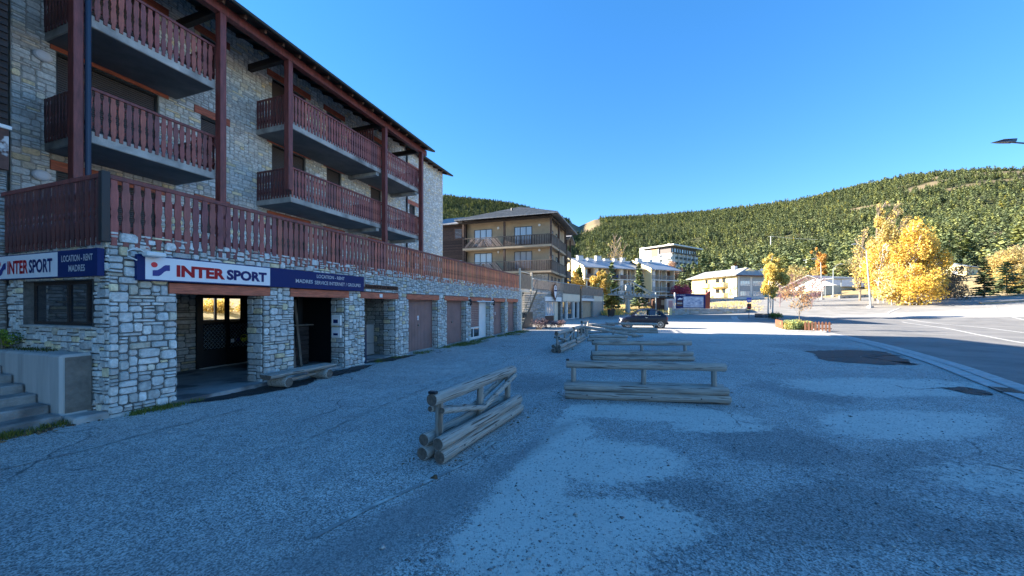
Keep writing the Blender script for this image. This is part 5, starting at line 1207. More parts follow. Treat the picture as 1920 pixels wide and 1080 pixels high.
# yellow twin-stem tree in its planter, small reddish tree in the near planter
leafy_tree('birch_tree', *PX(1444, 45), 8.0, 3.7, 'bright yellow birch with two white trunks in the far fenced planter', n=9000, tr=.012, leaf=.12, trunk='birchbark', stems=2, base=.36, seed=31, shape='oval', lean=.07, clumps=22, cols=[(1,1,1),(.85,1.0,1.1),(1.15,1.1,1)])
leafy_tree('maple_tree', *PX(1498, 26.3), 3.3, 2.1, 'slender young tree with thinning orange leaves in the near fenced planter', n=900, leaf=.045, seed=32, shape='round', base=.48, twig=7, cols=[(.9,.55,.7),(.8,.65,.9),(.7,.45,.6)], tr=.010, clumps=18)
for i, (px, Y_, h, w, lab) in enumerate(((1462,62,4.8,4.4,'leafless purple-brown shrub tree left of the young planter tree'),(1522,60,4.8,5.4,'leafless purplish shrub tree right of the young planter tree'),(1488,70,5.2,5.2,'leafless purplish shrub tree behind the young planter tree'))):
    leafy_tree('bare_tree', *PX(px, Y_), h, w, lab, n=300, leaf=.07, seed=40+i, shape='round', base=.25, twig=14, cols=[(.6,.3,.8)], trunk='purplebark', tr=.012, clumps=22)
leafy_tree('orange_tree', *PX(1530, 120), 12.5, 6.5, 'slim orange larch-like tree in front of the far clearing', n=5000, leaf=.26, seed=45, cols=[(1.0,.72,.7),(.9,.62,.5)], shape='oval', base=.04, tr=.012)
leafy_tree('orange_tree', *PX(1385, 150), 9, 8, 'rust-coloured tree peeking over the pale blue roof', n=2200, leaf=.28, seed=46, cols=[(.8,.5,.6)], shape='round')
leafy_tree('autumn_tree', *PX(1262, 150), 11, 9, 'pale orange tree in front of the white hotel', n=2600, leaf=.28, seed=47, cols=[(.75,.62,1.6)], shape='round', base=.2)
leafy_tree('autumn_tree', *PX(1500, 115), 7, 12, 'olive and yellow bushy tree behind the road lamps, left part', n=3600, leaf=.2, seed=48, cols=[(.55,.65,1.0),(.8,.7,.8)], shape='round', base=.1)
leafy_tree('autumn_tree', *PX(1590, 125), 7, 12, 'olive bushy tree over the low grey-roofed building', n=3600, leaf=.2, seed=49, cols=[(.4,.55,1.0),(.7,.65,.8)], shape='round', base=.1)
# the great yellow clump on the right
big = [(1612,66,13.0,4.6,'tall thin poplar with sparse yellow leaves, leftmost of the big group',1500,.6),(1638,64,17.2,4.6,'tallest yellow poplar of the big group, bending to the right at its top',5200,1),
       (1664,67,17.6,4.4,'tall sparse poplar in the middle of the big yellow group',1900,.8),(1688,66,15.2,5.0,'yellow poplar behind the golden birch',3600,.9),
       (1652,60,9.6,6.4,'dense orange-yellow birch low on the left of the big group',4600,1),(1703,58,12.9,6.0,'golden birch standing tallest at the front of the big group',8500,1),
       (1740,58,10.0,5.0,'deep golden birch forming the right flank of the big group',5000,1),(1712,54,6.2,7.0,'low golden birch skirt reaching the ground at the road edge',4800,1),(1672,56,6.4,6.0,'bushy yellow birch at the foot of the lamp post',3200,1)]
for i, (px, Y_, h, w, lab, n, dn) in enumerate(big):
    x, y = PX(px, Y_)
    leafy_tree('birch_tree', x, y, h, w, lab, n=n, leaf=.15, trunk='birchbark' if i > 3 else 'bark', stems=2 if i in (4,5,7) else 1, base=.08 if i in (7,8) else .18, seed=60+i, clumps=26, lean=.12 if i < 6 else .05, shape='plume' if i not in (7,8) else 'oval',
               cols=[(1.15,1.0,.6),(1.1,.92,.5),(1.2,1.08,.9),(1.0,.9,.7)] if i in (4,5,6,7) else [(1.0,1.0,1.3),(1.15,1.1,1.1),(.8,.85,1.1)], twig=5 if i < 4 else 3, tr=.014)
leafy_tree('willow_tree', *PX(1768, 60), 6.4, 6.2, 'grey-brown half-bare tree in the shade right of the golden birches', n=5000, leaf=.12, seed=80, cols=[(.30,.34,.9),(.25,.28,.7)], shape='round', base=.08, twig=8, clumps=22)
leafy_tree('willow_tree', *PX(1790, 64), 3.8, 4.6, 'second grey-brown twiggy tree beside it', n=2600, leaf=.12, seed=81, cols=[(.42,.38,.9),(.35,.3,.7)], shape='round', base=.08, twig=8)
for i, (px, Y_, h, w) in enumerate(((1872,88,8,7),(1898,86,9.5,9),(1928,84,10.5,10),(1960,84,11,11),(1905,74,5.5,7))):
    leafy_tree('autumn_tree', *PX(px, Y_), h*.86, w, ['soft orange-yellow tree left of the far right grove','soft yellow tree in the middle of the far right grove','yellow-brown tree at the right edge grove','tan tree just past the right edge grove','low tan shrubby tree in front of the far right grove'][i], n=6500, leaf=.15, seed=90+i, cols=[(.80,.76,1.0),(.55,.60,.9),(.95,.92,1.1)], shape='round', base=.12, twig=8, clumps=26)
# unseen trees added at right as a yellow reflection for the shop door
for i, (x, y) in enumerate(((46,15),(50,22),(45,9),(54,29),(47,3))):
    leafy_tree('birch_tree', x, y, 10, 9, ['golden birch added out of view across the road to the right','golden birch added out of view across the road, further along','golden birch added out of view across the road, nearest','golden birch added out of view across the road, by the bend','golden birch added out of view across the road, last one'][i], n=4500, leaf=.26, seed=120+i, shape='round', base=-.12, group=None)
# shrubs
bush(PX(1500,24.6)[0]-.05, 24.7, .85, 2.3, 'yellow-green shrub filling the near fenced planter', [(.5,.95,1.6),(.9,1.0,1.0),(1.0,.9,.8)], 'leafyellow', n=7000, leaf=.035, seed=5, d=1.3)
bush(*PX(1457,44.0), .95, 1.6, 'small green shrub in the far fenced planter', [(2.2,2,1.2),(1,1,1)], 'leafgreen', n=1500, leaf=.05, seed=6)
fl = FW(3.15, 10.35)
bush(fl.x, fl.y, .40, .55, 'weedy green plant growing at the end of the concrete retaining wall', [(2.6,2.6,1.5),(1.2,1.4,1),(4.5,4,1.5)], 'leafgreen', n=900, leaf=.022, seed=7, z=1.0)
for i, (x, y, h, w) in enumerate(((25.6,6.9,1.0,1.6),(27.2,6.6,.8,1.5),(28.9,6.2,.7,1.3))):
    q = FW(x, y); bush(q.x, q.y, h, w, ['brown tangled bush at the foot of the outdoor metal stairs','brown tangled bush a little past the metal stairs','low brown bush beside the first shopfront'][i], [(.8,.55,.9),(.5,.4,.7)], 'deadleaf_l', n=1300, leaf=.03, seed=50+i)
# dry grass beyond the parking and lawns
pts = []
for _ in range(700):
    px = random.uniform(1125, 1420); Y_ = random.uniform(57, 76); x, y = PX(px, Y_); pts.append((x, y, zground(x, y)))
tuft('dry_grass', pts, 9000, .32, M['drygrass'], spread=.5, cols=((1,1,1),(1.2,1.15,1.1),(.8,.8,.7),(.8,1.0,.7)))
pts = []
for _ in range(140):
    px = random.uniform(1128, 1165); Y_ = random.uniform(56, 61); x, y = PX(px, Y_); pts.append((x, y, zground(x, y)))
tuft('dry_grass', pts, 1800, .7, M['drygrass'], spread=.3)

# leafy yellow bank behind the shop, seen through its glass door
V = []; F = []
for i in range(9):
    for j in range(9): q = FW(7+i*2.2, 21.6+j*1.4); V.append((q.x, q.y, .7+j*.24+random.uniform(-.06,.06)))
for i in range(8):
    for j in range(8): F.append((i*9+j, (i+1)*9+j, (i+1)*9+j+1, i*9+j+1))
tag(npmesh('rear_bank', np.array(V), np.array(F), mat('leaf_covered_bank', (.34,.27,.11), .9, grain=.4, gscale=3, bump=.4), smooth=True), kind='structure')
for i, (x, y) in enumerate(((13.2,24.5),(15.6,25.2),(17.8,24.6),(11,25))):
    q = FW(x, y); bush(q.x, q.y, 1.3, 2.2, ['yellow bush behind the shop seen through its glass door','second yellow bush on the bank behind the shop','third yellow bush on the bank behind the shop','yellow bush at the near end of the bank behind the shop'][i], [(1.1,1,.9),(.9,.9,.9)], 'leafyellow', n=1500, leaf=.07, seed=150+i, z=1.0)
# ------------------------------------------------------------------ the village behind
def gz(x, y): return zground(x, y) if math.hypot(x, y) < 112 else near_z(x, y)
def slats_run(mb, x0, x1, y, z0, z1, w=.10, gap=.03, t=.025, axis='x', tn=None, diag=0):
    """boards fixed side by side between x0 and x1 (or along y)"""
    a = x0
    while a < x1-.02:
        k = random.uniform(.6, 1.35) if not diag else random.choice([.6,.8,1.2,2.2,3.0]); mb.tint = tn or (k, k, k)
        if diag:
            h = z1-z0; p = [(a, z0), (a+w, z0), (a+w+diag*h, z1), (a+diag*h, z1)]
            p = [(min(max(u, x0), x1), v) for u, v in p]
            if axis == 'x': mb.prism(p, lambda u, v: (u, y, v), lambda u, v: (u, y-t, v))
        elif axis == 'x': mb.box(a, min(a+w, x1), y-t, y, z0, z1)
        else: mb.box(y, y+t, a, min(a+w, x1), z0, z1)
        a += w+gap
    mb.tint = (1,1,1)
def win(par, x0, x1, z0, z1, y, nm='window', fr='darkwood', curt=True, mull=2, axis='x', fm=None, gl='glass'):
    """framed window set in a wall plane at y (axis x) or at x=y (axis y); curtains behind the panes"""
    def B(mb, a, b, d0, d1, c, d): return mb.box(a, b, y+d0, y+d1, c, d) if axis == 'x' else mb.box(y+d0, y+d1, a, b, c, d)
    s = -1 if axis == 'x' else (1 if fm == '+' else -1); t = .06
    def D(d0, d1): lo, hi = sorted((s*d0, s*d1)); return lo, hi
    mb = MB()
    for (a, b, c, d) in ((x0, x0+t, z0, z1), (x1-t, x1, z0, z1), (x0+t, x1-t, z0, z0+t), (x0+t, x1-t, z1-t, z1)): B(mb, a, b, *D(-.02, .05), c, d)
    n = mull
    for k in range(1, n): c_ = x0+(x1-x0)*k/n; B(mb, c_-.035, c_+.035, *D(-.02, .045), z0+t, z1-t)
    w = build(nm, mb, M[fr], par)
    build('pane', B(MB(), x0+t, x1-t, *D(.0, .008), z0+t, z1-t), M[gl] if not curt else M['curtainglass'], w)
    return w
def curtain_glass():
    m = mat('curtained_glass', (.40,.43,.48), .08, spec=1.0, coat=1.0, grain=.35, gscale=9, stretch=(6,6,.05)); return m
M['curtainglass'] = curtain_glass()
M['brownpost'] = mat('dark_brown_post', (.075,.045,.032), .8, grain=.4, gscale=5)
M['railwood'] = mat('dark_balcony_boards', (.085,.062,.05), .85, grain=.5, gscale=5, bump=.4, tint=True, stretch=(2,2,.6))
# --- timber-balcony apartment house
OX, OY = 4.48, 42.0
tb = thing('balcony_house', (OX, OY, 0), 'beige apartment house with grey timber balconies and slate hip roof next along the street', 'house', rz=R(-19.1))
def tp(nm, mb, m): return build(nm, mb, M[m] if isinstance(m, str) else m, tb)
def tx(px):                                         # local x on the balcony front for a bearing
    r = (px-960)/693; t = (OX-r*OY)/(.945+r*.327); return -t
tp('wall', MB().box(-11.3, -.6, 1.5, 12, .0, 12.1), 'plaster'); tp('wing_wall', MB().box(-16, -11.32, 1.0, 12, 2.5, 12.0), 'darkwood')
for k in range(48):
    mb = MB(); q = random.uniform(.6,1.6); mb.tint = (q*1.2,q,q*.9); mb.bevbox(-16, -11.2, .94, .998, 4.0+k*.17, 4.0+k*.17+.16, .01); tp('board', mb, 'darkwood')
for zt in (5.75, 8.72):
    s = tp('balcony', MB().bevbox(-11.2, .0, 0, 1.5, zt-.26, zt, .02).bevbox(-1.6, .0, 1.5, 9, zt-.26, zt, .02), 'plaster')
    mb = MB(); slats_run(mb, tx(945)+.1, -.05, -.0, zt+.05, zt+1.12, w=.13, gap=.07); build('railing_boards', mb, M['railwood'], s)
    mb = MB(); slats_run(mb, -11.1, (tx(945)-11.1)/2, .0, zt+.05, zt+1.05, w=.13, gap=.05, diag=.9); slats_run(mb, (tx(945)-11.1)/2, tx(945)-.1, .0, zt+.05, zt+1.05, w=.13, gap=.05, diag=-.9); build('diagonal_boards', mb, M['railwood'], s)
    mb = MB(); slats_run(mb, .05, 8.5, -.02, zt+.05, zt+1.12, w=.15, gap=.04, axis='y'); build('railing_boards', mb, M['greywood'], s)
    mb = MB().bevbox(-11.2, .03, -.03, .06, zt+1.12, zt+1.20, .01).bevbox(-.03, .06, .06, 8.6, zt+1.12, zt+1.20, .01).bevbox(-11.2, .03, -.0, .06, zt+.0, zt+.08, .01); build('handrail', mb, M['greywood'], s)
    for a, b in ((tx(880), tx(914)), (tx(957), tx(991))): win(tb, a, b, zt+.35, zt+2.5, 1.5, mull=3, fr='black')
    for xx in (tx(926), tx(1005)):
        tp('round_lamp', MB().tube([(xx, 1.49, zt+2.55), (xx, 1.38, zt+2.55)], [.16, .13], 14), 'signwhite')
    win(tb, 2.6, 3.4, zt+.1, zt+2.1, -.6, axis='y', fm='+', mull=1); win(tb, 5.0, 6.8, zt+.6, zt+2.1, -.6, axis='y', fm='+', mull=2)
for (x, y, z0) in ((-11.15, .08, 2.5), (tx(945), .08, 2.5), (-.10, .08, 5.5), (-.10, 4.4, 5.5), (-.10, 8.6, 4.2)):
    tp('timber_post', MB().bevbox(x-.11, x+.11, y-.03, y+.19, z0, 12.1, .01), 'brownpost')
for z in (12.0,): tp('eave_beam', MB().bevbox(-11.3, .1, -.02, .16, z-.28, z, .01).bevbox(-.22, -.0, .16, 9, z-.28, z, .01), 'darkwood')
win(tb, tx(846)-.05, tx(860), 10.1, 11.5, .95, mull=1, fr='brownwood'); win(tb, tx(846)-.05, tx(862), 6.3, 7.6, .95, mull=1, fr='brownwood')
# hip roof of slates
def roof_poly(nm, faces, par, m, t=.14):
    mb = MB()
    for f in faces:
        n = len(f); mb.add([tuple(p) for p in f]+[(p[0], p[1], p[2]-t) for p in f], [tuple(range(n)), tuple(range(n, 2*n))[::-1]]+[(i, n+i, n+(i+1)%n, (i+1)%n) for i in range(n)])
    return build(nm, mb, m, par)
e = 12.12; A = (-5.6, 6.0, 14.9); Bp = (-5.6, 9.5, 14.9); c0 = (-11.9, -.9, e); c1 = (.9, -.9, e); c2 = (.9, 13, e); c3 = (-11.9, 13, e)
rf = roof_poly('roof', [(c0, c1, A), (c1, c2, Bp, A), (c2, c3, Bp), (c3, c0, A, Bp)], tb, M['slate'])
roof_poly('wing_roof', [((-17, .2, 12.0), (-11.9, .2, 12.0), (-8.4, 6.2, 14.2), (-17, 6.2, 14.2)), ((-17, 6.2, 14.2), (-8.4, 6.2, 14.2), (-8.4, 12.5, 12), (-17, 12.5, 12))], tb, M['slate'])
def slate_rows(A_, B_, C_, rows=26):                 # raised course edges on the front slope
    mb = MB(); A_ = Vector(A_); B_ = Vector(B_); C_ = Vector(C_); nrm = (B_-A_).cross(C_-A_).normalized()
    for k in range(rows):
        f = k/rows; p = A_.lerp(C_, f); q = B_.lerp(C_, f); mb.tint = tuple([random.uniform(.8, 1.25)]*3)
        p2 = A_.lerp(C_, f+1/rows); q2 = B_.lerp(C_, f+1/rows)
        mb.add([p+nrm*.045, q+nrm*.045, q2+nrm*.008, p2+nrm*.008, p, q], [(0,1,2,3), (0,4,5,1)])
    return mb
tag(build('slate_courses', slate_rows(c0, c1, A), M['slate'], tb), kind='stuff')
build('roof_vent', MB().tube([(-5.8, 3.0, 13.5), (-5.8, 3.0, 14.0)], .14, 8), M['black'], tb)
for k in range(24): tp('rafter_end', MB().bar((-11.6+k*.53, -.95, 12.06-.14), (-11.6+k*.53, .3, 12.40-.14), .08, .12), 'darkwood')
tp('stone_base', MB().box(-11.28, -.62, .9, 1.48, 0, 5.45), 'mortar')
masonry('tb', lambda u, v, d: (u, .9-d, v), -6, -.62, 3.6, 5.45, cu=.2, cv=.09, wmax=5, hmax=2, tone=.7)
for s_ in ALLSTONES: s_[4] = 0
lay_stones({'tb': (bpy.data.objects['stone_base.001'], None)}, 0)
# second balcony bay farther along its side
for zt in (5.6, 8.6):
    s = tp('balcony', MB().bevbox(-2.9, -.5, 12.2, 15.5, zt-.26, zt, .02), 'plaster')
    mb = MB(); slats_run(mb, -2.9, -.5, 12.2, zt+.05, zt+1.15, w=.15, gap=.04); slats_run(mb, 12.2, 15.5, -.5, zt+.05, zt+1.15, w=.15, gap=.04, axis='y'); build('railing_boards', mb, M['greywood'], s)
for (x, y) in ((-.6, 12.3), (-2.7, 12.3), (-.6, 15.3)): tp('timber_post', MB().bevbox(x-.11, x+.11, y-.1, y+.1, 4.2, 11.6, .01), 'brownpost')
tp('rear_wall', MB().box(-10, -2.92, 12.02, 17, 0, 11.4), 'plaster'); roof_poly('rear_roof', [((-10.5, 11.6, 11.3), (-.1, 11.6, 11.3), (-.1, 14, 12.2), (-10.5, 14, 12.2)), ((-10.5, 14, 12.2), (-.1, 14, 12.2), (-.1, 17, 11.3), (-10.5, 17, 11.3))], tb, M['slate'])
for z_ in (6.1, 9.1, 3.4): win(tb, 13.4, 14.6, z_, z_+1.4, -2.92, axis='y', fm='+', mull=2)
for a in (2.3, 4.2, 6.4): win(tb, a, a+1.0, 3.6, 5.2, -.6, axis='y', fm='+', mull=2)

# --- shop wing with roof terrace
SX, SY = 2.13, 36.0
sh = thing('shop_row', (SX, SY, gz(SX, SY)), 'low stone and plaster shop row with timber parapet and shield sign beyond the garages', 'shop', rz=ang(.482, .876))
ZB = gz(SX, SY)
def ux(px): r = (px-960)/693; return (r*SY-SX)/(.482-r*.876)
def sp(nm, mb, m): return build(nm, mb, M[m], sh)
U = {p: ux(p) for p in (978,990,1001,1021,1022,1051,1055,1054,1064,1067,1077,1080,1086,1087,1090,1092,1112,1113,1121,1130)}
sw_ = sp('stone_wall', MB().box(-2.0, U[1022], 0, 6, -.3, 3.3).box(U[1051], U[1055], 0, 1, -.3, 3.1).box(U[1022], U[1051], 0, 1, 2.15, 3.3), 'mortar'); sp('stone_wall', MB().box(U[1087], U[1092], 0, 1, -.3, 3.1).box(U[1092], U[1112], 0, 1, 2.3, 3.1), 'mortar')
masonry('sh', lambda u, v, d: (u, -d, v), -2.0, U[1055], -.2, 3.3, [(U[1022], U[1051], -.2, 2.15)], cu=.17, cv=.07, wmax=5, hmax=2, tone=.62)
masonry('sh', lambda u, v, d: (u, -d, v), U[1087], U[1112], -.2, 3.1, [(U[1092], U[1112], -.2, 2.3)], cu=.2, cv=.09, wmax=5, hmax=2, tone=.62)
for s_ in ALLSTONES: s_[4] = 0
lay_stones({'sh': (sw_, None)}, 0)
sp('terrace_deck', MB().box(-2, U[1130], .02, 8, 3.1, 3.3), 'concrete')
sp('opening_back', MB().box(U[1022], U[1130], 1.0, 1.2, -.3, 3.1), 'creamplaster')
sp('lintel', MB().bevbox(U[1021], U[1051]+.1, -.08, .0, 2.15, 2.62, .01), 'white'); sp('lintel', MB().bevbox(U[1090], U[1113], -.08, -.0, 2.3, 2.65, .01), 'white')
sp('plaster_band', MB().bevbox(U[1055], U[1087]-.1, -.06, .9, 2.2, 3.08, .01), 'creamplaster')
f = sp('shopfront', MB().box(U[1022]+.05, U[1022]+.2, .1, .2, 0, 2.15), 'greywood'); win(sh, U[1022]+.3, U[1051]-1.2, .6, 2.1, .35, mull=4, fr='white')
sp('shop_panel', MB().box(U[1022]+.2, U[1051], .4, .5, 0, .6), 'brownwood'); sp('shop_panel', MB().box(U[1051]-1.1, U[1051]-.05, .3, .4, 0, 2.1), 'creamplaster')
for a, b in ((1055,1064),(1067,1077),(1080,1086)):
    a, b = ux(a), ux(b); win(sh, a, b, .05, 2.18, .25, fr='white', curt=False, mull=1, nm='shop_window'); sp('white_post', MB().box(b, b+.14, .05, .3, 0, 2.2), 'white')
sp('dark_post', MB().bevbox(U[1087]-.1, U[1087]+.35, -.14, .0, 0, 3.9, .01), 'darkmetal')
sp('roller_door', MB().box(U[1092], U[1112], .35, .42, 0, 2.3), 'plaster'); sp('side_panel', MB().box(U[1112], U[1121]-.03, -.02, .3, 0, 2.3), 'galv'); sp('side_panel', MB().box(U[1121]+.03, U[1130], -.02, .3, 0, 2.3), 'galv')
sp('end_band', MB().box(U[1113]+.1, U[1130], -.04, .3, 2.3, 3.08), 'creamplaster'); sp('end_pipe', MB().tube([(U[1130]-.1, -.1, 0), (U[1130]-.1, -.1, 3.6)], .06, 8), 'galv')
mb = MB(); slats_run(mb, U[1001]-.2, U[1055], -.05, 3.35, 4.2, w=.2, gap=.03, tn=(2.2,2.1,2.0)); slats_run(mb, U[1055]+.1, U[1087], -.05, 3.12, 4.25, w=.3, gap=.03, tn=(1.7,1.6,1.5)); slats_run(mb, U[1090], U[1130], -.05, 3.12, 4.15, w=.22, gap=.03, tn=(2.0,1.9,1.8))
build('parapet_boards', mb, M['greywood'], sh)
sp('coping', MB().bevbox(U[1001]-.3, U[1130], -.12, .02, 4.26, 4.33, .01), 'concrete')
t = thing('shield_sign', tuple((Vector((SX, SY, ZB+2.5))+Vector((.482, .876, 0))*ux(1036)+Vector((.876,-.482,0))*.25)), 'white and blue shield-shaped sign in a dark oval frame on the stone shop wall', 'sign', rz=ang(.482,.876))
shp = [(0,-1.0),(.45,-.45),(.62,.25),(.5,.8),(0,1.05),(-.5,.8),(-.62,.25),(-.45,-.45)]
build('frame', MB().prism([(a*.9, b*.95+.6) for a, b in shp], lambda u, v: (u, 0, v), lambda u, v: (u, -.08, v)), M['brownwood'], t)
build('face', MB().prism([(a*.62, b*.7+.68) for a, b in shp], lambda u, v: (u, -.082, v), lambda u, v: (u, -.1, v)), M['signwhite'], t)
build('band', MB().box(-.36, .36, -.11, -.102, .72, .90), M['navy'], t); build('emblem', MB().prism([(.0+.22*math.cos(a), 1.12+.16*math.sin(a)) for a in np.linspace(0, 6.28, 12, endpoint=False)], lambda u, v: (u, -.102, v), lambda u, v: (u, -.112, v)), M['ltroof'], t)
# --- outdoor stairs and terrace-end fence
stp = thing('outdoor_stairs', (25.0, 8.4, 0), 'open dark metal stairs climbing to the terraces between the garages and the shop row', 'stairs', frame=True)
for k in range(15): build('tread', MB().bevbox(25.0+k*.27, 25.0+k*.27+.28, 7.95, 9.0, .17+k*.185, .21+k*.185, .006), M['concrete'], stp)
for y_ in (7.93, 9.02): build('stringer', MB().bar((24.9, y_, .02), (29.1, y_, 2.9), .05, .24), M['darkmetal'], stp)
build('handrail', MB().tube([(25.0, 7.9, 1.0), (29.1, 7.9, 3.85)], .02, 6), M['darkmetal'], stp)
for k in range(5): build('baluster', MB().tube([(25.1+k, 7.9, .1+k*.69), (25.1+k, 7.9, 1.05+k*.69)], .015, 6), M['darkmetal'], stp)
build('landing', MB().bevbox(29.1, 33, 7.9, 10, 2.78, 2.9, .01), M['concrete'], stp); build('lower_wall', MB().box(25.9, 28.5, 8.1, 8.3, 0, 1.2), M['darkmetal'], stp)
ef = thing('terrace_end_fence', (24.4, 8.0, 2.9), 'pale boarded fence with a white post at the far end of the long terrace', 'fence', frame=True)
mb = MB(); slats_run(mb, 24.5, 27.4, 7.95, 2.95, 4.0, w=.16, gap=.02, tn=(1.7,1.6,1.4)); build('boards', mb, M['greywood'], ef)
build('post', MB().bevbox(27.4, 27.52, 7.85, 7.97, 2.6, 4.25, .01), M['creamplaster'], ef); build('post', MB().bevbox(24.3, 24.42, 7.8, 7.92, 2.9, 4.3, .01), M['creamplaster'], ef); build('top_rail', MB().bevbox(24.4, 27.5, 7.88, 7.94, 4.1, 4.15, .005), M['creamplaster'], ef)
build('bracket_beam', MB().bevbox(24.3, 27.5, 8.0, 8.2, 2.7, 2.9, .01), M['creamplaster'], ef)
cp = bp('corner_pipe', MB().bevbox(24.28, 24.45, 7.72, 7.9, 0, 2.75, .02), M['creamplaster'])

# --- yellow gabled apartments in two stepped blocks
YX, YY = 15.9, 80.0; YZ = gz(YX, YY)-.2
def apartments(x0, x1, yf, label, top=10.1, bays=7, seed=1):
    t = thing('gabled_apartments', (YX+.92*x0-(-.39)*0*0+(-.39)*yf, YY+.39*x0+.92*yf, 0), label, 'apartment block', 'pale yellow apartment blocks', rz=ang(.92,.39)); L_ = x1-x0
    r_ = random.Random(seed); b = lambda nm, mb, m: build(nm, mb, M[m], t)
    b('wall', MB().box(.0, L_, 1.3, 11, 0, top-.05), 'creamplaster'); mb = MB(); mb.prism([(1.3-1.3, 0), (11, 0), (11, top), (8.5-2.9, top+2.45), (0, top-.02)], lambda u, v: (-.22, u, v), lambda u, v: (-.0, u, v)); b('gable_wall', mb, 'yellowplaster')
    b('end_wall', MB().box(L_, L_+.2, 0, 11, 0, top-.05), 'creamplaster')
    roof_poly('roof', [((-.9, -.8, top-.1), (L_+1.6, -.8, top-.1), (L_+1.2, 5.6, top+2.5), (-.9, 5.6, top+2.5)), ((-.9, 5.6, top+2.5), (L_+1.2, 5.6, top+2.5), (L_+1.6, 12, top-.1), (-.9, 12, top-.1))], t, M['ltroof'], .18)
    build('fascia', MB().bar((-.95, -.8, top-.15), (-.95, 5.6, top+2.42), .10, .42), M['yellowplaster'], t)
    w = L_/bays
    for fl, z0 in enumerate((2.2, 4.9, 7.6)):
        s = b('balcony_slab', MB().bevbox(.0, L_+(1.5 if fl else 0), -.05, 1.3, z0-.2, z0, .01), 'whiteplaster')
        mb = MB()
        for k in range(int(L_/.16)): mb.box(.05+k*.16, .09+k*.16, .0, .03, z0+.02, z0+.9)
        mb.box(0, L_, -.02, .05, z0+.9, z0+.97); build('railing', mb, M['cabinet'] if fl != 1 else M['galv'], s)
        for k in range(bays):
            xa = k*w
            if fl == 0: b('party_wall', MB().box(xa-.08, xa+.08, .02, 1.3, 0, top-.1), 'creamplaster')
            typ = (k+fl*0+seed) % 3
            if typ == 0: b('shutter', MB().bevbox(xa+w*.3, xa+w*.3+.9, 1.22, 1.3, z0+.02, z0+2.2, .01), 'brownwood'); win(t, xa+w*.3+1.1, xa+w-.2, z0+.9, z0+2.1, 1.3, fr='white', mull=2)
            elif typ == 1: win(t, xa+.5, xa+1.3, z0+.8, z0+2.1, 1.3, fr='white', mull=1); b('shutter', MB().bevbox(xa+w*.62, xa+w*.62+.8, 1.22, 1.3, z0+.02, z0+2.2, .01), 'brownwood' if r_.random() < .7 else 'greywood')
            else: b('panel', MB().bevbox(xa+.3, xa+w*.5, .1, .16, z0+.02, z0+2.45, .01), 'whiteplaster'); win(t, xa+w*.55, xa+w-.3, z0+.1, z0+2.2, 1.3, fr='brownwood', mull=2)
            if r_.random() < .25: b('balcony_cover', MB().box(xa+.3, xa+1.8, -.08, -.04, z0+.1, z0+.95), 'navy' if r_.random() < .3 else 'shutter')
    for k in range(int(L_/2.6)):
        xx = 1.2+k*2.6+r_.uniform(-.4,.4); hh = r_.uniform(.1, .9); yy = r_.uniform(4.2, 5.8)
        c = b('chimney', MB().bevbox(xx-.45, xx+r_.uniform(.4,1.0), yy-.4, yy+.4, top+1.6, top+2.3+hh, .03), 'whiteplaster'); build('chimney_cap', MB().bevbox(xx-.55, xx+.9, yy-.5, yy+.5, top+2.3+hh, top+2.4+hh, .02), M['ltroof'], c)
    return t
apartments(0, 16.0, 0, 'long pale apartment block with a yellow gable and many roof chimneys, left one of two', bays=7, seed=1)
apartments(16.5, 23.2, -2.2, 'shorter pale apartment block stepping forward at the right end of the yellow gabled row', bays=3, seed=2, top=10.0)

# --- white hotel up in the trees
hx, hy = 82.2, 190.0
ho = thing('white_hotel', (hx, hy, 0), 'white hotel slab with dark top floor standing among pines on the slope', 'hotel', rz=ang(.81,.59)); hz0 = 12.0
b = lambda nm, mb, m: build(nm, mb, M[m] if isinstance(m, str) else m, ho)
b('wall', MB().box(0, 26, 0, 16, hz0, 28.6), 'whiteplaster'); b('tower', MB().box(.5, 4.5, 16, 19.5, hz0, 33.5).box(-.06, 3, 7.5, 16, hz0, 31.5), 'whiteplaster')
b('top_floor', MB().box(.4, 25.6, .8, 15.6, 28.6, 32.3), 'shutter'); b('wood_panel', MB().box(-.16, -.07, 8.0, 12, 27.6, 31.6), mat('golden_wood', (.42,.22,.10), .7, grain=.3))
b('flat_roof', MB().bevbox(-1.5, 28, -1.8, 17.5, 32.3, 33.0, .05), 'whiteplaster'); b('chimney', MB().box(6, 7.4, 5, 6.4, 33, 34.6), 'whiteplaster'); b('chimney', MB().box(22, 23.2, 5, 6.2, 33, 34.4), 'whiteplaster')
for fl, z0 in enumerate((14.8, 17.6, 20.4, 23.2, 26.0)):
    for k in range(6):
        xa = 1.6+k*4.0; w = win(ho, xa+.2, xa+1.4, z0, z0+2.0, -.0, mull=1, curt=False, nm='balcony_door')
        if fl in (1,2,3,4): build('balcony', MB().box(xa-.2, xa+2.9, -.9, -.02, z0-.2, z0+.85), M['darkmetal'], ho)
        b('fin', MB().box(xa-.5, xa-.3, -1.0, -.0, hz0+2, 28.5), 'whiteplaster') if fl == 0 else None
    b('side_slab', MB().bevbox(-.9, -.0, .2, 7.4, z0-.5, z0+.9, .02), 'whiteplaster'); win(ho, 5.6, 6.8, z0+.9, z0+2.1, -.0, axis='y', fm='-', mull=1, curt=False)
    for y_ in (9.0, 11.0): win(ho, y_, y_+.6, z0+.6, z0+1.4, -.07, axis='y', fm='-', mull=1, curt=False)
b('top_slab', MB().bevbox(-.9, 26, -1.2, .7, 28.5, 28.75, .02), 'shutter')
for k in range(10): win(ho, 1.2+k*2.45, 2.4+k*2.45, 29.4, 31.3, .8, mull=1, curt=bool(k % 3 == 1))

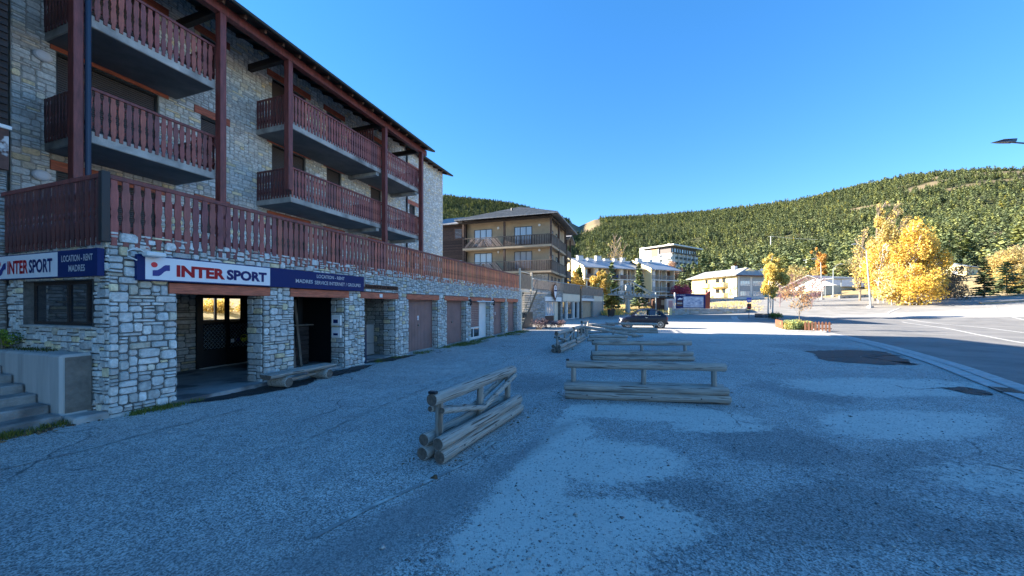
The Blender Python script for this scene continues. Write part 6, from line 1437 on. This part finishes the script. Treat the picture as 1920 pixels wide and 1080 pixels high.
# --- cream apartment building with curved balconies
ax_, ay_ = 55.9, 92.0
ca = thing('cream_apartments', (ax_, ay_, 0), 'cream apartment building with rounded balconies and grey roof behind the information board', 'apartment block', rz=R(14.5)); b = lambda nm, mb, m: build(nm, mb, M[m], ca)
cz = 9.3
b('wall', MB().box(0, 8.8, 0, 15.5, 0, cz), 'yellowplaster'); b('front_face', MB().bevbox(.3, 8.5, -.12, -.0, 0, cz-.2, .01), 'whiteplaster')
mb = MB(); mb.prism([(0, cz), (8.8, cz), (4.4, cz+1.7)], lambda u, v: (u, .1, v), lambda u, v: (u, .3, v)); b('gable', mb, 'yellowplaster')
roof_poly('roof', [((-1.2, -.9, cz-.1), (-1.2, 16.5, cz-.1), (4.4, 15.5, cz+2.0), (4.4, 1.0, cz+2.0)), ((10, -.9, cz-.1), (10, 16.5, cz-.1), (4.4, 15.5, cz+2.0), (4.4, 1.0, cz+2.0)), ((-1.2,-.9,cz-.1), (10,-.9,cz-.1), (4.4,1.0,cz+2.0))], ca, M['greyroof'])
b('fascia', MB().bevbox(-1.2, 10, -1.0, -.9, cz-.45, cz-.1, .01), 'brownwood')
for xa in (.9, 4.9):
    b('window_panel', MB().bevbox(xa-.15, xa+3.15, -.16, -.12, .9, cz-.45, .005), 'ltroof')
    for z0 in (1.6, 4.2, 6.8): win(ca, xa, xa+3.0, z0-.2, z0+1.0, -.16, fr='white', mull=4)
for z0 in (1.2, 3.9, 6.6):
    for (y0, y1, d) in ((2.6, 8.2, 1.6), (8.6, 12.0, 1.0)):
        pg = [(0, y0)]+[(-d*math.sin(math.pi*i/10)**.55, y0+(y1-y0)*i/10) for i in range(1, 10)]+[(0, y1)]
        s = build('balcony', MB().prism(pg, lambda u, v: (u-.01, v, z0-.2), lambda u, v: (u-.01, v, z0+.95)), M['yellowplaster'], ca)
    win(ca, 3.4, 4.5, z0+.1, z0+2.1, -.0, axis='y', fm='-', mull=1, curt=False, nm='balcony_door'); win(ca, 5.4, 6.6, z0+.9, z0+2.0, -.0, axis='y', fm='-', mull=2, curt=False); win(ca, 9.4, 10.3, z0+.9, z0+2.0, -.0, axis='y', fm='-', mull=1, curt=False)
b('chimney', MB().bevbox(3.4, 4.4, 4, 5, cz+1.2, cz+2.7, .02), 'whiteplaster')
# --- houses further back
def house(nm, x, y, rz, L_, D, z0, h, rh, label, wall, roof, group=None, wins_=3, over=.6, axis='x'):
    t = thing(nm, (x, y, z0), label, 'house', group, rz=rz); build('wall', MB().box(0, L_, 0, D, -3, h), M[wall], t)
    if axis == 'x':
        for xx in (0, L_): build('gable', MB().prism([(0, h), (D, h), (D/2, h+rh)], lambda u, v: (xx-.06, u, v), lambda u, v: (xx+.06, u, v)), M[wall], t)
        roof_poly('roof', [((-over, -over, h-.1), (L_+over, -over, h-.1), (L_+over, D/2, h+rh+.1), (-over, D/2, h+rh+.1)), ((-over, D/2, h+rh+.1), (L_+over, D/2, h+rh+.1), (L_+over, D+over, h-.1), (-over, D+over, h-.1))], t, M[roof])
    else:
        for yy in (0, D): build('gable', MB().prism([(0, h), (L_, h), (L_/2, h+rh)], lambda u, v: (u, yy-.06, v), lambda u, v: (u, yy+.06, v)), M[wall], t)
        roof_poly('roof', [((-over, -over, h-.1), (-over, D+over, h-.1), (L_/2, D+over, h+rh+.1), (L_/2, -over, h+rh+.1)), ((L_+over, -over, h-.1), (L_+over, D+over, h-.1), (L_/2, D+over, h+rh+.1), (L_/2, -over, h+rh+.1))], t, M[roof])
    for k in range(wins_):
        a = L_*(k+.5)/wins_-.5; win(t, a, a+1.0, h*.45, h*.45+1.2, -.0, mull=2, fr='white')
        if k < 2: win(t, D*(k+.5)/2-.5, D*(k+.5)/2+.5, h*.45, h*.45+1.2, 0, axis='y', fm='-', mull=2, fr='white')
    return t
x, y = PX(1392, 138); house('blue_roofed_house', x, y, R(6), 16, 9, 6.5, 7.4, 1.9, 'wide white house with pale blue roof behind the cream apartments', 'whiteplaster', 'ltroof')
x, y = PX(1568, 98); lb = house('low_hall', x, y, R(20), 16, 12, 3.2, 3.6, 3.2, 'low hall with large grey hip roof and white front beside the far road', 'whiteplaster', 'greyroof', over=1.6)
x, y = PX(1812, 112); house('yellow_house', x, y, R(25), 9.5, 9.0, 9.2, 4.4, 1.6, 'yellow house with blue-grey roof among the trees at right', 'yellowplaster', 'ltroof')
x, y = PX(1890, 130); house('white_house', x, y, R(15), 12, 9, 8.5, 7, 1.8, 'white house almost hidden behind the far right grove', 'whiteplaster', 'greyroof')
x, y = PX(1808, 84); house('garden_hut', x, y, R(8), 4.2, 3, 2.6, 2.0, .5, 'small white garden hut with a flat pale roof beside the spruces', 'whiteplaster', 'ltroof', wins_=2, over=.35)
# bus shelter
x, y = PX(1553, 84); t = thing('bus_shelter', (x, y, gz(x, y)), 'bus shelter with thin blue roof on slim posts by the far road', 'shelter', rz=R(8))
build('roof', MB().bevbox(-.2, 5.0, -1.2, 1.6, 3.9, 4.1, .03), M['ltroof'], t); build('back_panel', MB().box(0, 4.6, 1.2, 1.25, .5, 2.6), M['galv'], t)
for xx in (.2, 4.4): build('post', MB().tube([(xx, .9, 0), (xx, .9, 3.9)], .07, 8), M['galv'], t)
# --- information board
x, y = PX(1265, 57.5); zb = gz(x, y)-.1
ib = thing('information_board', (x, y, zb), 'large dark piste map board on white posts behind the low stone wall', 'information board', rz=R(3))
build('white_post', MB().tube([(0, 0, -.2), (0, 0, 3.3)], [.12, .10], 10).tube([(0, 0, 3.3), (0, 0, 3.36)], [.13, .05], 10), M['white'], ib); build('white_post', MB().tube([(4.7, 0, -.2), (4.7, 0, .8)], .10, 8), M['white'], ib)
build('panel', MB().bevbox(.2, 4.9, -.05, .08, .75, 3.15, .01), M['navy'], ib)
def map_mat():
    m = mat('piste_map_print', (.08,.16,.34), .4, col2=(.62,.70,.80), gscale=1.6, detail=9, stretch=(1,1,2.2)); return m
build('map', MB().box(1.35, 4.55, -.075, -.055, 1.05, 2.75), map_mat(), ib); build('strip', MB().box(.9, 4.6, -.07, -.055, .82, .97), M['ltroof'], ib)
text_obj('LES ANGLES', .35, 2.86, .17, M['txtwhite'], lambda u, v, d: (u, -.056-abs(d), v), ib, (0,0,0), width=1.3, bold=.02)
build('logo', MB().prism([(.45,2.35),(.8,2.55),(1.1,2.4),(1.2,2.6),(1.2,2.3),(.45,2.25)], lambda u,v:(u,-.052,v), lambda u,v:(u,-.06,v)), M['signwhite'], ib)
for k in range(3): build('list_panel', MB().box(.35, 1.2, -.065, -.052, 1.25+k*.32, 1.48+k*.32), M[('brownwood','galv','brownwood')[k]], ib)
x, y = PX(1320, 60.5); rd = thing('red_brick_pylon', (x, y, gz(x, y)), 'slanted brick-red panel standing behind the right end of the map board', 'panel', rz=R(3))
build('panel', MB().prism([(0,0),(.95,0),(1.1,3.3),(.5,2.9),(0,2.3)], lambda u,v:(u,0,v), lambda u,v:(u,.3,v)), mat('brick_red', (.20,.045,.03), .8, grain=.25), rd)
# low stone wall
wx0, wy0 = PX(1256, 55); wx1, wy1 = PX(1396, 55); Lw = wx1-wx0
lw = thing('low_stone_wall', (wx0, wy0, gz(wx0, wy0)-.05), 'long low grey stone wall edging the grass strip beyond the car park', 'wall')
cw = build('wall_core', MB().box(0, Lw, 0, .35, -.3, 1.0), M['mortar_up'], lw)
masonry('lw', lambda u, v, d: (u, -d, v), .3, Lw, 0, 1.0, cu=.16, cv=.12, wmax=4, hmax=3, tone=.75)
for s_ in ALLSTONES: s_[4] = 0
lay_stones({'lw': (cw, None)}, 0)
build('end_pier', MB().bevbox(-.05, .28, -.08, .4, -.3, 1.12, .02), M['yellowplaster'], lw); build('return_wall', MB().bar((Lw, .2, .5), (Lw+2.6, 4.0, .6), .4, 1.1), M['mortar_up'], lw)
# --- chairlift station
x, y = PX(1177, 60); cl = thing('chairlift_terminal', (x, y, gz(x, y)), 'grey steel chairlift drive frame on one thick mast in the dry grass', 'chairlift', rz=R(-6))
g = lambda nm, mb: build(nm, mb, M['galv'], cl)
g('mast', MB().tube([(0,0,-.2),(0,0,2.4)], [.42,.36], 14)); g('mast_head', MB().bevbox(-.6,.8,-.5,.5,2.4,3.0,.03))
for y_ in (-.9, .9):
    g('main_beam', MB().bar((-3.4, y_, 3.1), (4.6, y_, 2.55), .14, .22)); g('upper_chord', MB().bar((-3.2, y_, 3.4), (.6, y_*.4, 5.1), .09, .12)); g('upper_chord', MB().bar((.6, y_*.4, 5.1), (4.2, y_, 2.9), .09, .12))
    for k in range(8): g('web_bar', MB().bar((-2.8+k*.9, y_, 3.05-k*.06), (-2.3+k*.9, y_*.8, 3.7-abs(k-3)*.12), .05))
for k in range(9): g('cross_bar', MB().bar((-3.2+k*.95, -.9, 3.12-k*.065), (-3.2+k*.95, .9, 3.12-k*.065), .07))
for k in range(11): g('sheave', MB().tube([(-2.2+k*.62, -1.05, 3.25-k*.045), (-2.2+k*.62, -1.15, 3.25-k*.045)], .21, 12))
for xx in (-3.4, -2.7, -1.9): g('guide_horn', MB().bar((xx, -.9, 3.1), (xx-.15, -.9, 4.4-(xx+3.4)*.3), .09))
for xx in (-.0, .45, .9): g('motor_frame', MB().bar((xx, 0, 3.0), (xx+.1, 0, 4.9), .12))
g('motor_box', MB().bevbox(-.35,.35,-.4,.4,3.5,4.6,.05)); g('side_mast', MB().tube([(4.4, 0, -.1), (4.4, 0, 3.5)], .10, 8)); g('gantry', MB().bar((4.4, 0, 2.9), (9.8, .5, 2.95), .12, .16))
cbx, cby = PX(1230, 64); kt = thing('ticket_hut', (cbx, cby, gz(cbx, cby)), 'dark hut with open blue front and red side under the chairlift gantry', 'hut', rz=0)
build('wall', MB().box(0, 2.4, 0, 2, 0, 2.1), M['brownwood'], kt); build('roof', MB().bevbox(-.4, 2.8, -.5, 2.2, 2.1, 2.3, .02), M['darkmetal'], kt); build('window', MB().box(.9, 2.0, -.03, -.01, .9, 1.8), M['plaster'], kt)
cbx, cby = PX(1250, 63); kt = thing('white_kiosk', (cbx, cby, gz(cbx, cby)), 'small pale kiosk box with pinkish panel left of the map board', 'kiosk')
build('wall', MB().bevbox(0, 1.2, 0, 1.2, 0, 2.0, .02), M['whiteplaster'], kt); build('panel', MB().box(.3, 1.0, -.02, -.005, .3, 1.7), mat('pink_panel', (.42,.28,.30), .7), kt)
cbx, cby = PX(1206, 70); kt = thing('lift_cabin', (cbx, cby, gz(cbx, cby)), 'blue-grey lift control cabin behind the chairlift mast', 'cabin')
build('wall', MB().bevbox(0, 4.2, 0, 2.4, 0, 2.2, .02), M['shutter'], kt); build('roof', MB().bevbox(-.3, 4.5, -.4, 2.8, 2.2, 2.35, .02), M['ltroof'], kt)
for k in range(3): win(kt, .3+k*1.3, 1.3+k*1.3, .9, 1.9, 0, mull=1, fr='white', curt=False)
x, y = PX(1146, 53); bn = thing('waste_bin', (x, y, gz(x, y)), 'black wheeled bin at the edge of the dry grass near the shop row end', 'bin', rz=R(10))
build('body', MB().add([(-.32,-.3,.12),(.32,-.3,.12),(.32,.3,.12),(-.32,.3,.12),(-.42,-.38,1.0),(.42,-.38,1.0),(.42,.38,1.0),(-.42,.38,1.0)], [(0,3,2,1),(4,5,6,7),(0,1,5,4),(1,2,6,5),(2,3,7,6),(3,0,4,7)]), M['black'], bn)
build('lid', MB().bevbox(-.46,.46,-.44,.44,1.0,1.10,.03), M['black'], bn)
for s in (-.28,.28): build('wheel', MB().tube([(s-.03,.3,.09),(s+.03,.3,.09)], .09, 10), M['tyre'], bn)
# --- street sign
x, y = PX(1404, 46.5); z = gz(x, y); sg = thing('parking_sign', (x, y, z), 'small blue square sign over a dark plate on a pole by the low wall', 'sign')
build('pole', MB().tube([(0,0,0),(0,0,2.6)], .035, 8), M['brownwood'], sg); build('blue_panel', MB().bevbox(-.30,.30,-.06,-.03,2.05,2.60,.01), mat('sign_blue', (.02,.10,.55), .4), sg)
build('plate', MB().bevbox(-.26,.26,-.06,-.03,1.15,1.85,.01), M['black'], sg); build('plate_stripe', MB().box(-.2,.2,-.068,-.062,1.3,1.42), M['txtred'], sg); build('blue_stripe', MB().box(-.2,.2,-.07,-.062,2.2,2.32), M['signwhite'], sg)
# --- street lamps
def lamp(x, y, h, arm, label, lean=0.0, z=None, r0=.11, group='street lamps along the far road'):
    z = gz(x, y) if z is None else z; t = thing('street_lamp', (x, y, z), label, 'street lamp', group)
    build('pole', MB().tube([(0,0,0),(0,0,.9),(lean*h,0,h)], [r0,r0,r0*.6], 10), M['galv'], t)
    pts = [(lean*h,0,h)]+[(lean*h+arm*(i/5), 0, h+abs(arm)*.75*math.sin(i/5*1.4)) for i in range(1, 6)]
    build('arm', MB().tube(pts, r0*.5, 7), M['galv'], t); q = pts[-1]; s = 1 if arm > 0 else -1
    build('lamp_head', MB().tube([q, (q[0]+s*.35, 0, q[2]+.04), (q[0]+s*.8, 0, q[2]-.02)], [.05,.14,.06], 8), M['galv'], t)
    build('base', MB().bevbox(-.3,.3,-.3,.3,-.1,.28,.06), M['concrete'], t); return t
lamp(*PX(1541, 74), 7.4, -1.0, 'pale street lamp bending left, nearest to the bare purple shrubs', lean=-.035)
lamp(*PX(1562, 82), 6.2, 1.4, 'slimmer street lamp with its arm to the right, next to the bus shelter', z=gz(*PX(1562, 82)))
lamp(*PX(1631.5, 54), 8.3, -1.3, 'tallest street lamp, standing on a concrete base before the golden birches', lean=-.07)
hd = thing('overhanging_lamp', (27.0, 18.0, 0), 'flat dark street lamp head reaching into the sky at the right edge', 'street lamp')
build('pole', MB().tube([(0,0,0),(0,0,9.2)], [.11,.07], 10), M['bluepipe'], hd); build('arm', MB().tube([(0,0,9.2),(-1.0,0,9.55),(-2.8,0,9.68)], [.05,.045,.035], 8), M['bluepipe'], hd)
build('lamp_head', MB().add([(-2.6,-.12,9.66),(-2.55,-.12,9.82),(-3.2,-.13,9.78),(-3.65,-.06,9.66),(-3.2,-.12,9.66),(-2.6,.12,9.66),(-2.55,.12,9.82),(-3.2,.13,9.78),(-3.65,.06,9.66),(-3.2,.12,9.66)], [(0,1,2,3,4),(9,8,7,6,5),(0,5,6,1),(1,6,7,2),(2,7,8,3),(3,8,9,4),(4,9,5,0)]), M['bluepipe'], hd)
# --- planters
M['picket'] = mat('brown_picket', (.22,.095,.050), .7, grain=.35, gscale=6, stretch=(3,3,.6))
def planter(x, y, rz, W, D, label, front, side, n=6, ph=.62, mt='picket'):
    t = thing('fenced_planter', (x, y, gz(x, y)), label, 'planter', rz=rz)
    for a in ((0,W,0,.14),(0,W,D-.14,D),(0,.14,.14,D-.14),(W-.14,W,.14,D-.14)): build('kerb', MB().bevbox(*a, -.1, .14, .015), M['kerb'], t)
    build('soil', MB().box(.14, W-.14, .14, D-.14, -.1, .08), M['logend'], t)
    def picket(px_, py_, ax): 
        w, th = .05, .022; pr = [(-w,0),(w,0),(w,ph-.08),(0,ph),(-w,ph-.08)]
        f0 = (lambda u, v: (px_+u, py_, v+.10)) if ax == 'x' else (lambda u, v: (px_, py_+u, v+.10)); f1 = (lambda u, v: (px_+u, py_-th, v+.10)) if ax == 'x' else (lambda u, v: (px_-th, py_+u, v+.10))
        build('picket', MB().prism(pr, f0, f1), M[mt], t)
    a, b_ = front; k = a
    while k < b_: picket(k, .06, 'x'); k += .17
    build('rail', MB().box(a-.04, b_, .062, .09, .25, .32).box(a-.04, b_, .062, .09, .52, .59), M[mt], t)
    a, b_ = side; k = a
    while k < b_: picket(.06, k, 'y'); k += .17
    build('rail', MB().box(.062, .09, a, b_, .25, .32).box(.062, .09, a, b_, .52, .59), M[mt], t); return t
planter(17.6, 23.9, R(-27), 2.15, 4.2, 'near planter with brown picket fence, kerb and the slender orange-leaved tree', (1.1, 2.4), (.9, 3.6))
x, y = PX(1431, 44.5); planter(x, y, R(0), 1.9, 1.9, 'far planter with dark picket fence under the bright yellow birch', (.1, 1.5), (.2, 1.7), mt='darkwood')
# concrete curbs and low walls by the far road
for (px0, Y0, px1, Y1, h, w, lab) in ((1838,50.5,1990,50,.22,.35,'ochre low kerb wall along the far right road edge'),(1573,76,1640,76,.5,.3,'low grey wall segment behind the tallest street lamp'),(1500,84,1575,92,.7,.35,'low stone wall curving along the far road behind the shrubs'),(1376,86,1432,86,.6,.3,'low white barrier wall in front of the cream apartments')):
    x0, y0 = PX(px0, Y0); x1, y1 = PX(px1, Y1); t = thing('low_wall', (x0, y0, gz(x0, y0)), lab, 'wall'); build('wall', MB().bar((0,0,h/2), (x1-x0, y1-y0, h/2+gz(x1,y1)-gz(x0,y0)), w, h), M['plaster' if px0 == 1838 else ('whiteplaster' if px0 == 1376 else 'concrete')], t)
    build('coping', MB().bar((0,0,h+.03), (x1-x0, y1-y0, h+.03+gz(x1,y1)-gz(x0,y0)), w+.1, .06), M['concrete'], t)
# --- pylon and cables on the slope
def PR(px, r): a = math.atan((px-960)/693); return (r*math.sin(a), r*math.cos(a))
def pylon(px, r, py_top, label, two=True, w=5.5, nm='lift_pylon'):
    x, y = PR(px, r); z = float(H(np.array([x]), np.array([y]))[0]); zt = 1.75+(572-py_top)*y/693; t = thing(nm, (x, y, z-.5), label, 'pylon', rz=-math.atan((px-960)/693))
    build('mast', MB().tube([(0,0,0),(0,0,zt-z+.5)], [.45,.32], 8), M['galv'], t); build('crossarm', MB().bar((-w/2,0,zt-z+.3), (w/2,0,zt-z+.3), .28, .28), M['galv'], t); return (x, y, zt)
p1 = pylon(1826, 330, 443.5, 'white T-shaped lift pylon on the wooded slope at right'); p0 = pylon(1445, 420, 443, 'small far lift pylon on the wooded slope above the yellow birch', w=4); p2 = (PR(2150, 300)[0], PR(2150, 300)[1], 1.75+(572-436)*PR(2150,300)[1]/693)
def cable(a, b, sag, label):
    a = Vector(a); b = Vector(b); pts = [a.lerp(b, i/14)-Vector((0,0,sag*4*(i/14)*(1-i/14))) for i in range(15)]; o = build('lift_cable', MB().tube(pts, .05, 4), M['galv']); tag(o, label, 'cable')
cable(p0, p1, 3.0, 'thin lift cable crossing the forest between the two pylons'); cable(p1, p2, 2.5, 'thin lift cable leaving the right pylon towards the right edge')
pylon(1512, 215, 487, 'grey lift mast with a slanted head beside the small clearing', w=3.0)
# the building carries on out of view to the left; it and its neighbour shade the street
x, y = -30, 50; house('rear_house', x, y, 0, 16.5, 9, 0, 16, 1.5, 'tall house behind the long stone building, out of the direct view', 'creamplaster', 'slate')
